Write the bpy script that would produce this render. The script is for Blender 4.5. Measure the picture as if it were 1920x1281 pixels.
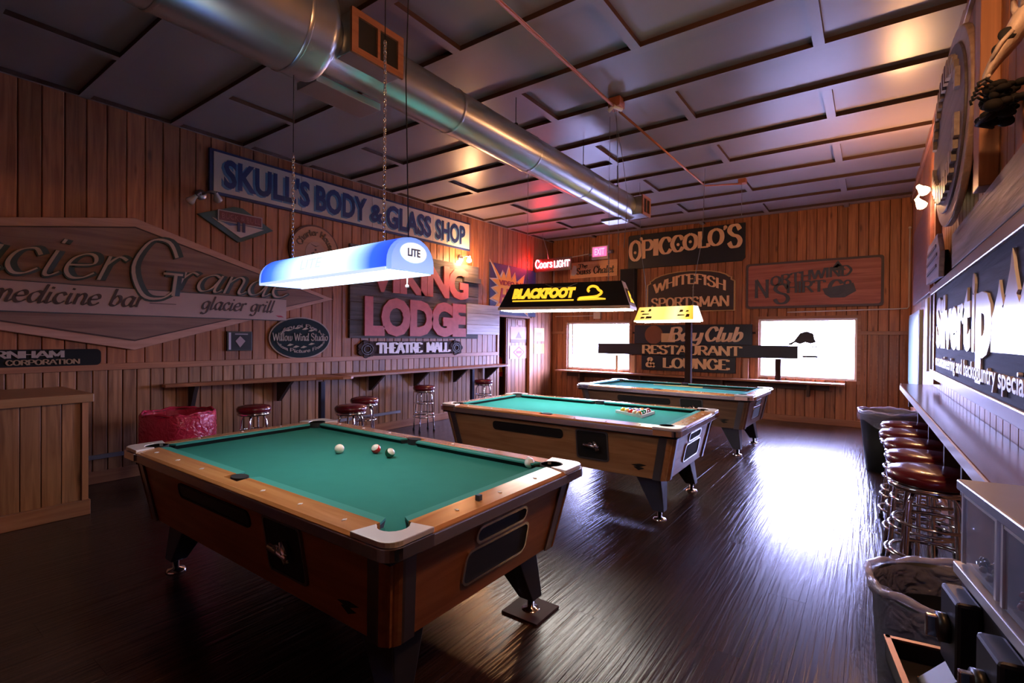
import bpy, bmesh, math, random
from math import pi, sin, cos, radians, sqrt, atan2
from mathutils import Matrix, Vector
random.seed(7)
for o in list(bpy.data.objects): bpy.data.objects.remove(o)
SC = bpy.context.scene
COL = SC.collection

# ------------------------------------------------------------------ camera, world, lights, exposure
YAW, PIT, ROL, CH = radians(35.729), radians(-.416), radians(.4796), 1.45
_r = Vector((cos(YAW), sin(YAW), 0)); _f = Vector((-sin(YAW)*cos(PIT), cos(YAW)*cos(PIT), sin(PIT))); _u = _r.cross(_f)
_r, _u = cos(ROL)*_r + sin(ROL)*_u, -sin(ROL)*_r + cos(ROL)*_u
cd = bpy.data.cameras.new('camera'); cam = bpy.data.objects.new('camera', cd); COL.objects.link(cam)
cam.matrix_world = Matrix(((_r.x, _u.x, -_f.x, 0), (_r.y, _u.y, -_f.y, 0), (_r.z, _u.z, -_f.z, CH), (0, 0, 0, 1)))
cd.sensor_width = 36; cd.lens = 932.08/1920*36; cd.clip_start = .02; cd.clip_end = 300
SC.camera = cam
wd = bpy.data.worlds.new('daylight'); SC.world = wd; wd.use_nodes = True
bgn = wd.node_tree.nodes['Background']
bgn.inputs[0].default_value = (.46, .485, 1.0, 1); bgn.inputs[1].default_value = 112.0
SC.view_settings.view_transform = 'Standard'; SC.view_settings.look = 'None'
SC.view_settings.exposure = 0.12; SC.view_settings.gamma = 1.0; SC.view_settings.use_curve_mapping = False
SC.cycles.max_bounces = 8; SC.cycles.diffuse_bounces = 4; SC.cycles.glossy_bounces = 4
SC.cycles.transparent_max_bounces = 12; SC.cycles.sample_clamp_indirect = 6; SC.cycles.caustics_reflective = False
BULB_POWER = 55
def portal(x0, x1, z0, z1):
    l = bpy.data.lights.new('window_portal', 'AREA'); l.shape = 'RECTANGLE'; l.size = x1-x0; l.size_y = z1-z0
    l.cycles.is_portal = True
    o = bpy.data.objects.new('window_portal', l); COL.objects.link(o)
    o.location = ((x0+x1)/2, 10.22, (z0+z1)/2); o.rotation_euler = (radians(-90), 0, 0)
portal(-5.69, -4.16, .76, 1.81); portal(-1.66, -.17, .77, 1.83)

# ------------------------------------------------------------------ materials
MATS = {}
def _new(name):
    m = bpy.data.materials.new(name); m.use_nodes = True; nt = m.node_tree
    return m, nt, nt.nodes['Principled BSDF']
def N(nt, t, **kw):
    n = nt.nodes.new(t)
    for k, v in kw.items(): setattr(n, k, v)
    return n
def pbr(name, col, rough=.5, metal=0, var=.12, nscale=6, bump=0, bscale=60, coat=0, emit=None, es=0, spec=None, alpha=None, trans=0):
    if name in MATS: return MATS[name]
    m, nt, b = _new(name)
    tc = N(nt, 'ShaderNodeTexCoord'); n = N(nt, 'ShaderNodeTexNoise'); n.inputs['Scale'].default_value = nscale; n.inputs['Detail'].default_value = 4
    nt.links.new(tc.outputs['Object'], n.inputs['Vector'])
    mx = N(nt, 'ShaderNodeMix', data_type='RGBA')
    nt.links.new(n.outputs['Fac'], mx.inputs[0])
    mx.inputs[6].default_value = (*[c*(1-var) for c in col], 1); mx.inputs[7].default_value = (*[min(1, c*(1+var)) for c in col], 1)
    nt.links.new(mx.outputs[2], b.inputs['Base Color'])
    b.inputs['Roughness'].default_value = rough; b.inputs['Metallic'].default_value = metal
    if coat: b.inputs['Coat Weight'].default_value = coat; b.inputs['Coat Roughness'].default_value = .1
    if spec is not None: b.inputs['Specular IOR Level'].default_value = spec
    if trans: b.inputs['Transmission Weight'].default_value = trans
    if alpha is not None: b.inputs['Alpha'].default_value = alpha
    if emit: b.inputs['Emission Color'].default_value = (*emit, 1); b.inputs['Emission Strength'].default_value = es
    if bump:
        n2 = N(nt, 'ShaderNodeTexNoise'); n2.inputs['Scale'].default_value = bscale; n2.inputs['Detail'].default_value = 3
        nt.links.new(tc.outputs['Object'], n2.inputs['Vector'])
        bp = N(nt, 'ShaderNodeBump'); bp.inputs['Strength'].default_value = bump; bp.inputs['Distance'].default_value = .01
        nt.links.new(n2.outputs['Fac'], bp.inputs['Height']); nt.links.new(bp.outputs['Normal'], b.inputs['Normal'])
    MATS[name] = m; return m
def wood(name, c1, c2, axis=2, rough=.5, grain=28, bump=.15, coat=0, rand=.35, knots=0, stretch=.06, spec=.5):
    """plank material: fine streaks along one local axis, each object its own shift of tone"""
    if name in MATS: return MATS[name]
    m, nt, b = _new(name)
    tc = N(nt, 'ShaderNodeTexCoord'); oi = N(nt, 'ShaderNodeObjectInfo')
    sc = [grain]*3; sc[axis] = grain*stretch
    mp = N(nt, 'ShaderNodeMapping'); mp.inputs['Scale'].default_value = sc
    ml = N(nt, 'ShaderNodeMath', operation='MULTIPLY'); ml.inputs[1].default_value = 37.0
    nt.links.new(oi.outputs['Random'], ml.inputs[0]); nt.links.new(ml.outputs[0], mp.inputs['Location'])
    nt.links.new(tc.outputs['Object'], mp.inputs['Vector'])
    n = N(nt, 'ShaderNodeTexNoise'); n.inputs['Scale'].default_value = 1; n.inputs['Detail'].default_value = 6; n.inputs['Distortion'].default_value = .6
    nt.links.new(mp.outputs[0], n.inputs['Vector'])
    cr = N(nt, 'ShaderNodeValToRGB'); cr.color_ramp.elements[0].position = .32; cr.color_ramp.elements[1].position = .68
    cr.color_ramp.elements[0].color = (*c1, 1); cr.color_ramp.elements[1].color = (*c2, 1)
    nt.links.new(n.outputs['Fac'], cr.inputs[0])
    hs = N(nt, 'ShaderNodeHueSaturation')
    mr = N(nt, 'ShaderNodeMapRange'); mr.inputs[3].default_value = 1-rand; mr.inputs[4].default_value = 1+rand
    nt.links.new(oi.outputs['Random'], mr.inputs[0]); nt.links.new(mr.outputs[0], hs.inputs['Value'])
    nt.links.new(cr.outputs[0], hs.inputs['Color'])
    last = hs.outputs[0]
    if knots:
        v = N(nt, 'ShaderNodeTexVoronoi'); v.inputs['Scale'].default_value = 1
        mp2 = N(nt, 'ShaderNodeMapping'); s2 = [7]*3; s2[axis] = 1.9; mp2.inputs['Scale'].default_value = s2
        nt.links.new(ml.outputs[0], mp2.inputs['Location']); nt.links.new(tc.outputs['Object'], mp2.inputs['Vector']); nt.links.new(mp2.outputs[0], v.inputs['Vector'])
        c2r = N(nt, 'ShaderNodeValToRGB'); c2r.color_ramp.elements[0].position = .05; c2r.color_ramp.elements[1].position = .16
        c2r.color_ramp.elements[0].color = (.25, .2, .18, 1); c2r.color_ramp.elements[1].color = (1, 1, 1, 1)
        nt.links.new(v.outputs['Distance'], c2r.inputs[0])
        mm = N(nt, 'ShaderNodeMix', data_type='RGBA', blend_type='MULTIPLY'); mm.inputs[0].default_value = knots
        nt.links.new(last, mm.inputs[6]); nt.links.new(c2r.outputs[0], mm.inputs[7]); last = mm.outputs[2]
    nt.links.new(last, b.inputs['Base Color'])
    b.inputs['Roughness'].default_value = rough; b.inputs['Specular IOR Level'].default_value = spec
    if coat: b.inputs['Coat Weight'].default_value = coat; b.inputs['Coat Roughness'].default_value = .12
    if bump:
        bp = N(nt, 'ShaderNodeBump'); bp.inputs['Strength'].default_value = bump; bp.inputs['Distance'].default_value = .01
        nt.links.new(n.outputs['Fac'], bp.inputs['Height']); nt.links.new(bp.outputs['Normal'], b.inputs['Normal'])
    MATS[name] = m; return m
def glow(name, col, s):
    if name in MATS: return MATS[name]
    m, nt, b = _new(name); b.inputs['Base Color'].default_value = (*col, 1)
    b.inputs['Emission Color'].default_value = (*col, 1); b.inputs['Emission Strength'].default_value = s
    MATS[name] = m; return m
def glow_print(name, stops, s, axis='X', half=.6):
    """lit translucent printed shade: the print's colour runs along one local axis"""
    m, nt, b = _new(name)
    tc = N(nt, 'ShaderNodeTexCoord'); sx = N(nt, 'ShaderNodeSeparateXYZ'); nt.links.new(tc.outputs['Object'], sx.inputs[0])
    mr = N(nt, 'ShaderNodeMapRange'); mr.inputs[1].default_value = -half; mr.inputs[2].default_value = half
    nt.links.new(sx.outputs[axis], mr.inputs[0])
    cr = N(nt, 'ShaderNodeValToRGB'); e = cr.color_ramp.elements
    while len(e) < len(stops): e.new(.5)
    for i, (p, c) in enumerate(stops): e[i].position = p; e[i].color = (*c, 1)
    nt.links.new(mr.outputs[0], cr.inputs[0]); nt.links.new(cr.outputs[0], b.inputs['Emission Color']); nt.links.new(cr.outputs[0], b.inputs['Base Color'])
    b.inputs['Emission Strength'].default_value = s; b.inputs['Roughness'].default_value = .3
    return m
def film(name, col, opac, rough=.2, bump=.6):
    """thin plastic film or glass: part clear, part glossy"""
    m, nt, b = _new(name); out = nt.nodes['Material Output']
    b.inputs['Base Color'].default_value = (*col, 1); b.inputs['Roughness'].default_value = rough
    t = N(nt, 'ShaderNodeBsdfTransparent'); mx = N(nt, 'ShaderNodeMixShader')
    mx.inputs[0].default_value = opac
    nt.links.new(t.outputs[0], mx.inputs[1]); nt.links.new(b.outputs[0], mx.inputs[2]); nt.links.new(mx.outputs[0], out.inputs[0])
    if bump:
        tc = N(nt, 'ShaderNodeTexCoord'); n2 = N(nt, 'ShaderNodeTexNoise'); n2.inputs['Scale'].default_value = 16; n2.inputs['Distortion'].default_value = 1.5
        nt.links.new(tc.outputs['Object'], n2.inputs['Vector'])
        bp = N(nt, 'ShaderNodeBump'); bp.inputs['Strength'].default_value = bump; bp.inputs['Distance'].default_value = .03
        nt.links.new(n2.outputs['Fac'], bp.inputs['Height']); nt.links.new(bp.outputs['Normal'], b.inputs['Normal'])
    MATS[name] = m; return m

M_board = wood('knotty_pine_stain', (.22, .074, .029), (.41, .155, .060), 2, .5, 30, .2, rand=.22, knots=.8)
M_wains = wood('wainscot_pine', (.19, .082, .036), (.38, .185, .085), 2, .42, 30, .2, rand=.22, knots=.7)
M_seam = pbr('board_gap_dark', (.03, .012, .007), .8)
M_trim = wood('trim_pine', (.26, .10, .045), (.40, .17, .08), 1, .45, 24, .1, rand=.08)
M_trimx = wood('trim_pine_across', (.22, .09, .045), (.36, .16, .08), 0, .45, 24, .1, rand=.08)
M_trimz = wood('trim_pine_upright', (.34, .14, .06), (.50, .22, .10), 2, .45, 24, .1, rand=.08)
M_floor = wood('dark_plank', (.020, .010, .008), (.050, .026, .020), 1, .225, 48, .38, rand=.12, stretch=.035, spec=.36)
M_ceil = pbr('ceiling_paint', (.27, .235, .255), .34, var=.14, nscale=1.3, bump=.02, bscale=12)
M_batte = pbr('batten_edge', (.055, .022, .012), .7)
M_oak = wood('oak_laminate', (.34, .16, .070), (.50, .28, .14), 0, .30, 22, .08, rand=.03, stretch=.08)
M_oaky = wood('oak_laminate_end', (.34, .15, .065), (.50, .26, .125), 1, .30, 22, .08, rand=.03, stretch=.08)
M_oakr = wood('red_oak_laminate', (.24, .085, .032), (.38, .155, .068), 0, .34, 22, .08, rand=.03, stretch=.08)
M_oakry = wood('red_oak_laminate_end', (.24, .085, .032), (.38, .155, .068), 1, .34, 22, .08, rand=.03, stretch=.08)
M_oakd = wood('dark_oak_laminate', (.10, .05, .035), (.17, .095, .06), 0, .30, 22, .08, rand=.03, stretch=.08)
M_oakdy = wood('dark_oak_laminate_end', (.10, .05, .035), (.17, .095, .06), 1, .30, 22, .08, rand=.03, stretch=.08)
M_clothb = pbr('blue_green_cloth', (.030, .26, .25), .95, var=.07, nscale=9, bump=.12, bscale=400, spec=.1)
M_cushb = pbr('blue_green_cushion', (.045, .32, .31), .85, var=.05, spec=.2)
M_trimm = pbr('rail_edge_metal', (.42, .39, .43), .26, .75)
M_rail = wood('rail_laminate', (.42, .16, .045), (.62, .29, .10), 0, .22, 18, .02, rand=.02, coat=.4, stretch=.08)
M_raily = wood('rail_laminate_end', (.42, .16, .045), (.62, .29, .10), 1, .22, 18, .02, rand=.02, coat=.4, stretch=.08)
M_cloth = pbr('green_cloth', (.030, .205, .165), .95, var=.07, nscale=9, bump=.12, bscale=400, spec=.1)
M_cush = pbr('cushion_cloth', (.045, .27, .225), .85, var=.05, spec=.2)
M_alu = pbr('satin_aluminium', (.86, .84, .86), .28, .45, var=.04)
M_steel = pbr('dark_corner_metal', (.22, .21, .25), .30, .8, var=.1)
M_chrome = pbr('chrome', (.78, .78, .82), .1, 1, var=.03)
M_black = pbr('black_plastic', (.012, .012, .014), .4)
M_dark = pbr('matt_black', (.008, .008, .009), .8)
M_legb = pbr('table_leg_black', (.02, .02, .024), .35)
M_white = pbr('white_paint', (.75, .74, .72), .4)
M_red = pbr('red_vinyl', (.12, .008, .016), .26, coat=.5, var=.1)
M_galv = pbr('galvanised_duct', (.50, .52, .52), .30, .92, var=.14, nscale=3, bump=.03, bscale=9)
M_pipe = pbr('copper_conduit', (.40, .13, .06), .4, .3)
M_pale = pbr('pale_conduit', (.60, .56, .56), .4)
M_grey = pbr('grey_metal', (.30, .30, .34), .35, .7)
M_glass = film('window_glass', (.9, .95, 1), .06, .02, 0)
M_concrete = pbr('concrete_outside', (.75, .76, .78), .8)

# ------------------------------------------------------------------ mesh helpers
class MB:
    def __init__(s): s.v = []; s.f = []; s.m = []; s.sm = []; s.marks = []
    def add(s, vs, fs, mi=0, smooth=False):
        o = len(s.v); s.v += [tuple(v) for v in vs]; s.f += [tuple(i+o for i in f) for f in fs]; s.m += [mi]*len(fs); s.sm += [smooth]*len(fs); return s
    def box(s, x0, x1, y0, y1, z0, z1, mi=0, T=None):
        vs = [(x, y, z) for z in (z0, z1) for y in (y0, y1) for x in (x0, x1)]
        if T: vs = [T @ Vector(v) for v in vs]
        return s.add(vs, [(0, 2, 3, 1), (4, 5, 7, 6), (0, 1, 5, 4), (1, 3, 7, 5), (3, 2, 6, 7), (2, 0, 4, 6)], mi)
    def loft(s, rings, cap=True, mi=0, smooth=False, closed=True):
        n = len(rings[0]); vs = [p for r in rings for p in r]; fs = []
        for k in range(len(rings)-1):
            for i in range(n if closed else n-1):
                j = (i+1) % n; a = k*n
                fs.append((a+i, a+j, a+n+j, a+n+i))
        s.add(vs, fs, mi, smooth)
        if cap:
            s.add(rings[0][::-1], [tuple(range(n))], mi); s.add(rings[-1], [tuple(range(n))], mi)
        return s
    def prism(s, poly, z0, z1, mi=0, top=None, smooth=False):
        return s.loft([[(x, y, z0) for x, y in poly], [(x, y, z1) for x, y in (top or poly)]], True, mi, smooth)
    def tube(s, pts, r, n=10, mi=0, closed=False, r2=None):
        P = [Vector(p) for p in pts]; rings = []
        L = len(P)
        up = None
        for i in range(L):
            if closed: t = (P[(i+1) % L]-P[i-1])
            else: t = P[min(i+1, L-1)]-P[max(i-1, 0)]
            t.normalize()
            if up is None: up = Vector((0, 0, 1)) if abs(t.z) < .9 else Vector((1, 0, 0))
            a = t.cross(up)
            if a.length < 1e-4: a = t.cross(Vector((0, 1, 0)))
            a.normalize(); b = a.cross(t).normalized(); up = b
            rr = r if r2 is None else r+(r2-r)*i/(L-1)
            rings.append([tuple(P[i]+a*cos(2*pi*k/n)*rr+b*sin(2*pi*k/n)*rr) for k in range(n)])
        if closed: rings.append(rings[0])
        return s.loft(rings, not closed, mi, True)
    def lathe(s, prof, n=24, c=(0, 0), mi=0, cap=False):
        rings = [[(c[0]+r*cos(2*pi*k/n), c[1]+r*sin(2*pi*k/n), z) for k in range(n)] for r, z in prof]
        return s.loft(rings, cap, mi, True)
    def sphere(s, c, r, n=16, m=10, mi=0, sq=(1, 1, 1)):
        rings = [[(c[0]+sq[0]*r*sin(pi*j/m)*cos(2*pi*k/n), c[1]+sq[1]*r*sin(pi*j/m)*sin(2*pi*k/n), c[2]-sq[2]*r*cos(pi*j/m)) for k in range(n)] for j in range(m+1)]
        rings[0] = [(c[0], c[1], c[2]-sq[2]*r*.9999)]*n; rings[-1] = [(c[0], c[1], c[2]+sq[2]*r*.9999)]*n
        return s.loft(rings, False, mi, True)
    def mesh(s, name, mats):
        me = bpy.data.meshes.new(name); me.from_pydata(s.v, [], s.f)
        for m in (mats if isinstance(mats, (list, tuple)) else [mats]): me.materials.append(m)
        me.polygons.foreach_set('material_index', s.m); me.polygons.foreach_set('use_smooth', s.sm)
        bm = bmesh.new(); bm.from_mesh(me); bmesh.ops.remove_doubles(bm, verts=bm.verts, dist=1e-6)
        bmesh.ops.recalc_face_normals(bm, faces=bm.faces); bm.to_mesh(me); bm.free()
        me.update(); return me
    def build(s, name, mats, parent=None, loc=None, bevel=0, kind=None, rot=None):
        if len(s.marks) > 1 and kind is None:      # each word or loose letter is a piece of its own
            mk = sorted(set(s.marks)); mk = [(0, 0)]+[q for q in mk[1:]]+[(len(s.v), len(s.f))]; first = None
            for (v0, f0), (v1, f1) in zip(mk, mk[1:]):
                if f1 <= f0: continue
                q = MB(); q.v = s.v[v0:v1]; q.f = [tuple(i-v0 for i in f) for f in s.f[f0:f1]]; q.m = s.m[f0:f1]; q.sm = s.sm[f0:f1]
                o = q.build(name, mats, parent, loc, bevel, kind, rot); first = first or o
            return first
        o = bpy.data.objects.new(name, s.mesh(name, mats)); COL.objects.link(o)
        if parent: o.parent = parent
        if loc: o.location = loc
        if rot: o.rotation_euler = rot
        if kind: o['kind'] = kind
        if bevel:
            b = o.modifiers.new('bevel', 'BEVEL'); b.width = bevel; b.segments = 2; b.limit_method = 'ANGLE'; b.angle_limit = radians(40)
        return o
def tag(o, label, cat, group=None, kind=None):
    o['label'] = label; o['category'] = cat
    if group: o['group'] = group
    if kind: o['kind'] = kind
    return o
def root(name, loc, label, cat, group=None, rz=0, basis=None):
    o = bpy.data.objects.new(name, None); COL.objects.link(o); o.empty_display_size = .1
    if basis:
        B = {'left': ((0, 0, 1), (1, 0, 0), (0, 1, 0)), 'back': ((1, 0, 0), (0, 0, -1), (0, 1, 0)), 'right': ((0, 0, -1), (-1, 0, 0), (0, 1, 0))}[basis]
        m = Matrix(B).to_4x4(); m.translation = loc; o.matrix_world = m
    else:
        o.location = loc; o.rotation_euler = (0, 0, rz)
    return tag(o, label, cat, group)
def copy_tree(o, parent=None):
    c = o.copy(); COL.objects.link(c); c.parent = parent
    for ch in KIDS.get(o.name, []) : 
        k = ch.copy(); COL.objects.link(k); k.parent = c
        for g in KIDS.get(ch.name, []):
            d = g.copy(); COL.objects.link(d); d.parent = k
    return c
KIDS = {}
def reg(o):
    for q in bpy.data.objects:
        if q.parent is not None: KIDS.setdefault(q.parent.name, [])
    KIDS[o.name] = [q for q in bpy.data.objects if q.parent == o]
    for q in KIDS[o.name]: KIDS[q.name] = [g for g in bpy.data.objects if g.parent == q]
def shift(b, x, y, z, T=None):
    return b

# ------------------------------------------------------------------ lettering
_tc = {}
def font_polys(s, extr, off=0, shear=0, space=1.0):
    key = (s, off, shear, space)
    cu = bpy.data.curves.new('t', 'FONT'); cu.body = s; cu.extrude = .05; cu.offset = off; cu.shear = shear; cu.space_character = space
    cu.resolution_u = 3
    o = bpy.data.objects.new('t', cu); COL.objects.link(o)
    dg = bpy.context.evaluated_depsgraph_get()
    me = bpy.data.meshes.new_from_object(o.evaluated_get(dg))
    vs = [v.co.copy() for v in me.vertices]; fs = [tuple(p.vertices) for p in me.polygons]
    bpy.data.objects.remove(o); bpy.data.curves.remove(cu); bpy.data.meshes.remove(me)
    return vs, fs
def text(mb, s, x0, x1, y0, y1, z0, z1, off=0.0, shear=0, space=1.0, warp=None, mi=0):
    """block lettering fitted to a box of the sign's face, raised from z0 to z1"""
    mb.marks.append((len(mb.v), len(mb.f)))
    vs, fs = font_polys(s, .05, off, shear, space)
    ax, bx = min(v.x for v in vs), max(v.x for v in vs); ay, by = min(v.y for v in vs), max(v.y for v in vs)
    out = []
    for v in vs:
        u, w = (v.x-ax)/(bx-ax), (v.y-ay)/(by-ay)
        x, y = (warp(u, w) if warp else (x0+(x1-x0)*u, y0+(y1-y0)*w))
        out.append((x, y, z1 if v.z > 0 else z0))
    mb.add(out, fs, mi); return mb
GL = {
'A': (7.8, '0,0 3.8,10 7.6,0;1.5,3.4 6.1,3.4'), 'B': (7.2, '1,0 1,10;~1,9.7 4.5,9.7 5.8,7.6 4.5,5.4 1,5.3;~1,5.3 5,5.2 6.7,2.7 5,.3 1,.3'),
'C': (7.2, '~6.6,7.2 5.2,9.6 2.6,9.3 .9,5 2.6,.7 5.2,.4 6.8,2.6'), 'D': (7.6, '1,0 1,10;~1,9.7 4.4,9.4 6.9,5 4.4,.6 1,.3'),
'E': (6.6, '1,0 1,10;1,9.7 6,9.7 6,8;1,5.1 4.5,5.1;1,.3 6.2,.3 6.2,2.2'), 'F': (6.2, '1,0 1,10;1,9.7 6,9.7 6,8;1,5.1 4.5,5.1'),
'G': (8, '~6.6,7.2 5.2,9.6 2.6,9.3 .9,5 2.6,.7 5.2,.3 6.8,1.6;6.8,.8 6.8,4.4;5,4.4 7.8,4.4'), 'H': (7.8, '1,0 1,10;6.5,0 6.5,10;1,5 6.5,5'),
'I': (2.6, '1.2,0 1.2,10'), 'K': (7.6, '1,0 1,10;6.5,10 1,4;2.8,6 7,0'), 'L': (6.6, '1,0 1,10;1,.3 6,.3 6,2.4'),
'M': (9.4, '1,0 1,10;1,10 4.5,2;4.5,2 8,10;8,10 8,0'), 'N': (8.2, '1,0 1,10;1,10 7,0;7,0 7,10'),
'O': (8.2, '~4,9.8 1.6,8.3 .8,5 1.6,1.7 4,.2 6.4,1.7 7.2,5 6.4,8.3 4,9.8'), 'P': (7, '1,0 1,10;~1,9.7 4.8,9.6 6.4,7.2 4.8,4.8 1,4.7'),
'R': (7.4, '1,0 1,10;~1,9.7 4.8,9.6 6.2,7.4 4.8,5.2 1,5.1;3.8,5.1 7,0'), 'S': (7.2, '~6,7.6 4.6,9.6 2,9.4 1,7.4 2.6,5.6 5,4.6 6.2,2.6 5,.5 2.2,.4 .8,2.4'),
'T': (7.8, '3.8,0 3.8,10;.2,8 .2,9.7 7.4,9.7 7.4,8'), 'U': (8, '~1,10 1,4 1.6,1 3.8,.2 6,1 6.6,4 6.6,10'), 'V': (7.6, '0,10 3.8,0;3.8,0 7.6,10'),
'W': (10.4, '0,10 2.6,0;2.6,0 5,8.5;5,8.5 7.4,0;7.4,0 10,10'), '&': (8.4, '~7.5,0 2.5,6.5 2.6,9 4.2,9.6 5.2,8 3.8,6 1,3.4 1.2,1 3.4,.2 5.6,1.5 7,4.6'),
"'": (2, '1.2,10 .6,7.6'), ' ': (4, ''), '-': (5, '.8,3 4.4,3'),
'a': (6.4, '~5,5.2 3.4,6 1.2,4.6 .8,2 2,.2 4,1.4 5.2,5;~5.4,6 4.8,1 5.6,.2 6.6,1.2'), 'b': (5.8, '1.6,10 1,.6;~1,3 2.8,5.9 4.6,5.2 4.8,2.4 3,.2 1,.8'),
'c': (5.2, '~4.6,4.6 3.4,6 1.4,5 .8,2.4 2,.3 3.6,.3 5,1.6'), 'd': (6.6, '~5,5.2 3.4,6 1.2,4.6 .8,2 2,.2 4,1.4 5.2,5;~6,10 5,1 5.8,.2 6.8,1.2'),
'e': (5.4, '~1,3 4.4,3.6 4.4,5.4 3,6 1.2,4.6 .8,2 2,.2 3.8,.3 5.2,1.6'), 'g': (6.2, '~5,5.2 3.4,6 1.2,4.6 .8,2 2,.4 4,1.4 5.2,5;~5.4,6 4.8,-1.5 3,-3.2 .8,-2.4'),
'h': (5.8, '1.6,10 1,0;~1,3 3,6 4.6,5 4.4,1 5.4,.2 6,1'), 'i': (3, '~1.4,6 1,1 1.8,.2 3,1.2;1.6,7.8 1.8,8.8'), 'l': (3, '~1.8,10 1,1 1.8,.2 3,1.2'),
'm': (8.2, '1.2,6 1,0;~1,3.4 2.8,6 4,5 3.8,0;~3.8,3.4 5.6,6 7,5 6.6,1 7.4,.2 8.4,1.2'), 'n': (6, '1.2,6 1,0;~1,3.4 3,6 4.6,5 4.4,1 5.2,.2 6.2,1.2'),
'o': (5.8, '~3,6 1.2,4.8 .8,2.6 2,.3 3.8,.6 4.8,3 4.4,5.2 3,6'), 'r': (4.4, '1.2,6 1,0;~1,3.4 2.6,6 4.2,5.4'), 's': (4.6, '~4,5 2.8,6 1.2,5 2.6,3.2 4,1.8 2.6,.2 .8,1'),
't': (4, '~2,9 1.4,1 2.4,.2 3.8,1.2;.4,6 3.6,6'), 'u': (6.2, '~1,6 1,1 2.4,.2 4.4,2 4.8,6;~4.8,6 4.8,1 5.4,.2 6.4,1.2'),
'w': (7.6, '~1,6 1,1 2.4,.2 3.8,1.6 4,6;~4,6 4.2,1 5.6,.2 7,2 7,6'), 'y': (6, '~1,6 1,1.4 2.6,.6 4.6,2.4;~5,6 4.6,-1 3,-3 .8,-2.4'), 'k': (5.6, '1.6,10 1,0;~4.4,6 1.2,3 3,3.4 4,.6 5.4,.6'),
}
def _cr(P, k=5):
    out = []
    for i in range(len(P)-1):
        a, b, c, d = P[max(i-1, 0)], P[i], P[i+1], P[min(i+2, len(P)-1)]
        for j in range(k):
            t = j/k
            out.append(tuple(.5*(2*b[q]+(c[q]-a[q])*t+(2*a[q]-5*b[q]+4*c[q]-d[q])*t*t+(3*b[q]-a[q]-3*c[q]+d[q])*t**3) for q in (0, 1)))
    out.append(P[-1]); return out
def pen(mb, s, x0, x1, ybase, H, z0, z1, thick=1.6, thin=.6, nib=0, serif=0, slant=0, warp=None, mi=0, dx=0, dy=0):
    """pen-drawn lettering (serif caps or script); H = cap height, fitted between x0 and x1"""
    mb.marks.append((len(mb.v), len(mb.f)))
    adv = sum(GL[c][0] for c in s); sx = (x1-x0)/adv; sy = H/10; cx = 0
    for c in s:
        w, src = GL[c]; kk = 0
        for st in [q for q in src.split(';') if q]:
            sm = st[0] == '~'; P = [tuple(map(float, p.split(','))) for p in st.lstrip('~').split()]
            segs = [_cr(P)] if sm else [[P[i], P[i+1]] for i in range(len(P)-1)]
            for Q in segs:
                L, R = [], []
                for i, p in enumerate(Q):
                    a, b = Q[max(i-1, 0)], Q[min(i+1, len(Q)-1)]
                    tx, ty = (b[0]-a[0]), (b[1]-a[1]); l = sqrt(tx*tx+ty*ty) or 1; tx /= l; ty /= l
                    ww = (thin+(thick-thin)*abs(sin(atan2(ty, tx)-nib)))/2
                    L.append((p[0]-ty*ww, p[1]+tx*ww)); R.append((p[0]+ty*ww, p[1]-tx*ww))
                polys = [(L, R)]
                if serif and not sm and abs(Q[0][1]-Q[-1][1]) > 4:
                    for p in (Q[0], Q[-1]):
                        if p[1] in (0, 10):
                            yy = p[1]; y2 = yy+(.9 if yy == 0 else -.9)
                            polys.append(([(p[0]-serif, yy), (p[0]+serif, yy)], [(p[0]-serif, y2), (p[0]+serif, y2)]))
                for L_, R_ in polys:
                    kk += 1; zj = z1+.00035*kk
                    def put(p, z):
                        X, Y = (cx+p[0]+slant*p[1])*sx, p[1]*sy
                        if warp: X, Y = warp(X/(x1-x0), Y/H)
                        else: X += x0; Y += ybase
                        return (X+dx, Y+dy, z)
                    n = len(L_)
                    vs = [put(p, zj) for p in L_]+[put(p, zj) for p in R_]+[put(p, z0) for p in L_]+[put(p, z0) for p in R_]
                    fs = []
                    for i in range(n-1):
                        fs += [(i, i+1, n+i+1, n+i), (2*n+i, i, i+1, 2*n+i+1)[0:1]+(i, i+1, 2*n+i+1), (n+i, n+i+1, 3*n+i+1, 3*n+i)]
                    fs += [(0, n, 3*n, 2*n), (n-1, 2*n-1, 4*n-1, 3*n-1)]
                    mb.add(vs, fs, mi)
        cx += w
    return mb
def arc_warp(cx, cy, R, a0, a1, H):
    """text bent along a circle; u runs from angle a0 to a1"""
    return lambda u, w: (cx+(R+H*w)*cos(a0+(a1-a0)*u), cy+(R+H*w)*sin(a0+(a1-a0)*u))
def ell(rx, ry, n=40, cx=0, cy=0): return [(cx+rx*cos(2*pi*k/n), cy+ry*sin(2*pi*k/n)) for k in range(n)]
def ringp(mb, outer, inner, z0, z1, mi=0):
    n = len(outer)
    vs = [(*p, z) for z in (z0, z1) for p in outer]+[(*p, z) for z in (z0, z1) for p in inner]
    fs = []
    for i in range(n):
        j = (i+1) % n
        fs += [(n+i, n+j, 3*n+j, 3*n+i), (i, j, n+j, n+i), (2*n+i, 3*n+i, 3*n+j, 2*n+j), (i, 2*n+i, 2*n+j, j)]
    mb.add(vs, fs, mi); return mb
def rrect(x0, x1, y0, y1, r, k=5):
    out = []
    for cx, cy, a in ((x1-r, y1-r, 0), (x0+r, y1-r, 90), (x0+r, y0+r, 180), (x1-r, y0+r, 270)):
        out += [(cx+r*cos(radians(a+90*i/k)), cy+r*sin(radians(a+90*i/k))) for i in range(k+1)]
    return out
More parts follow.
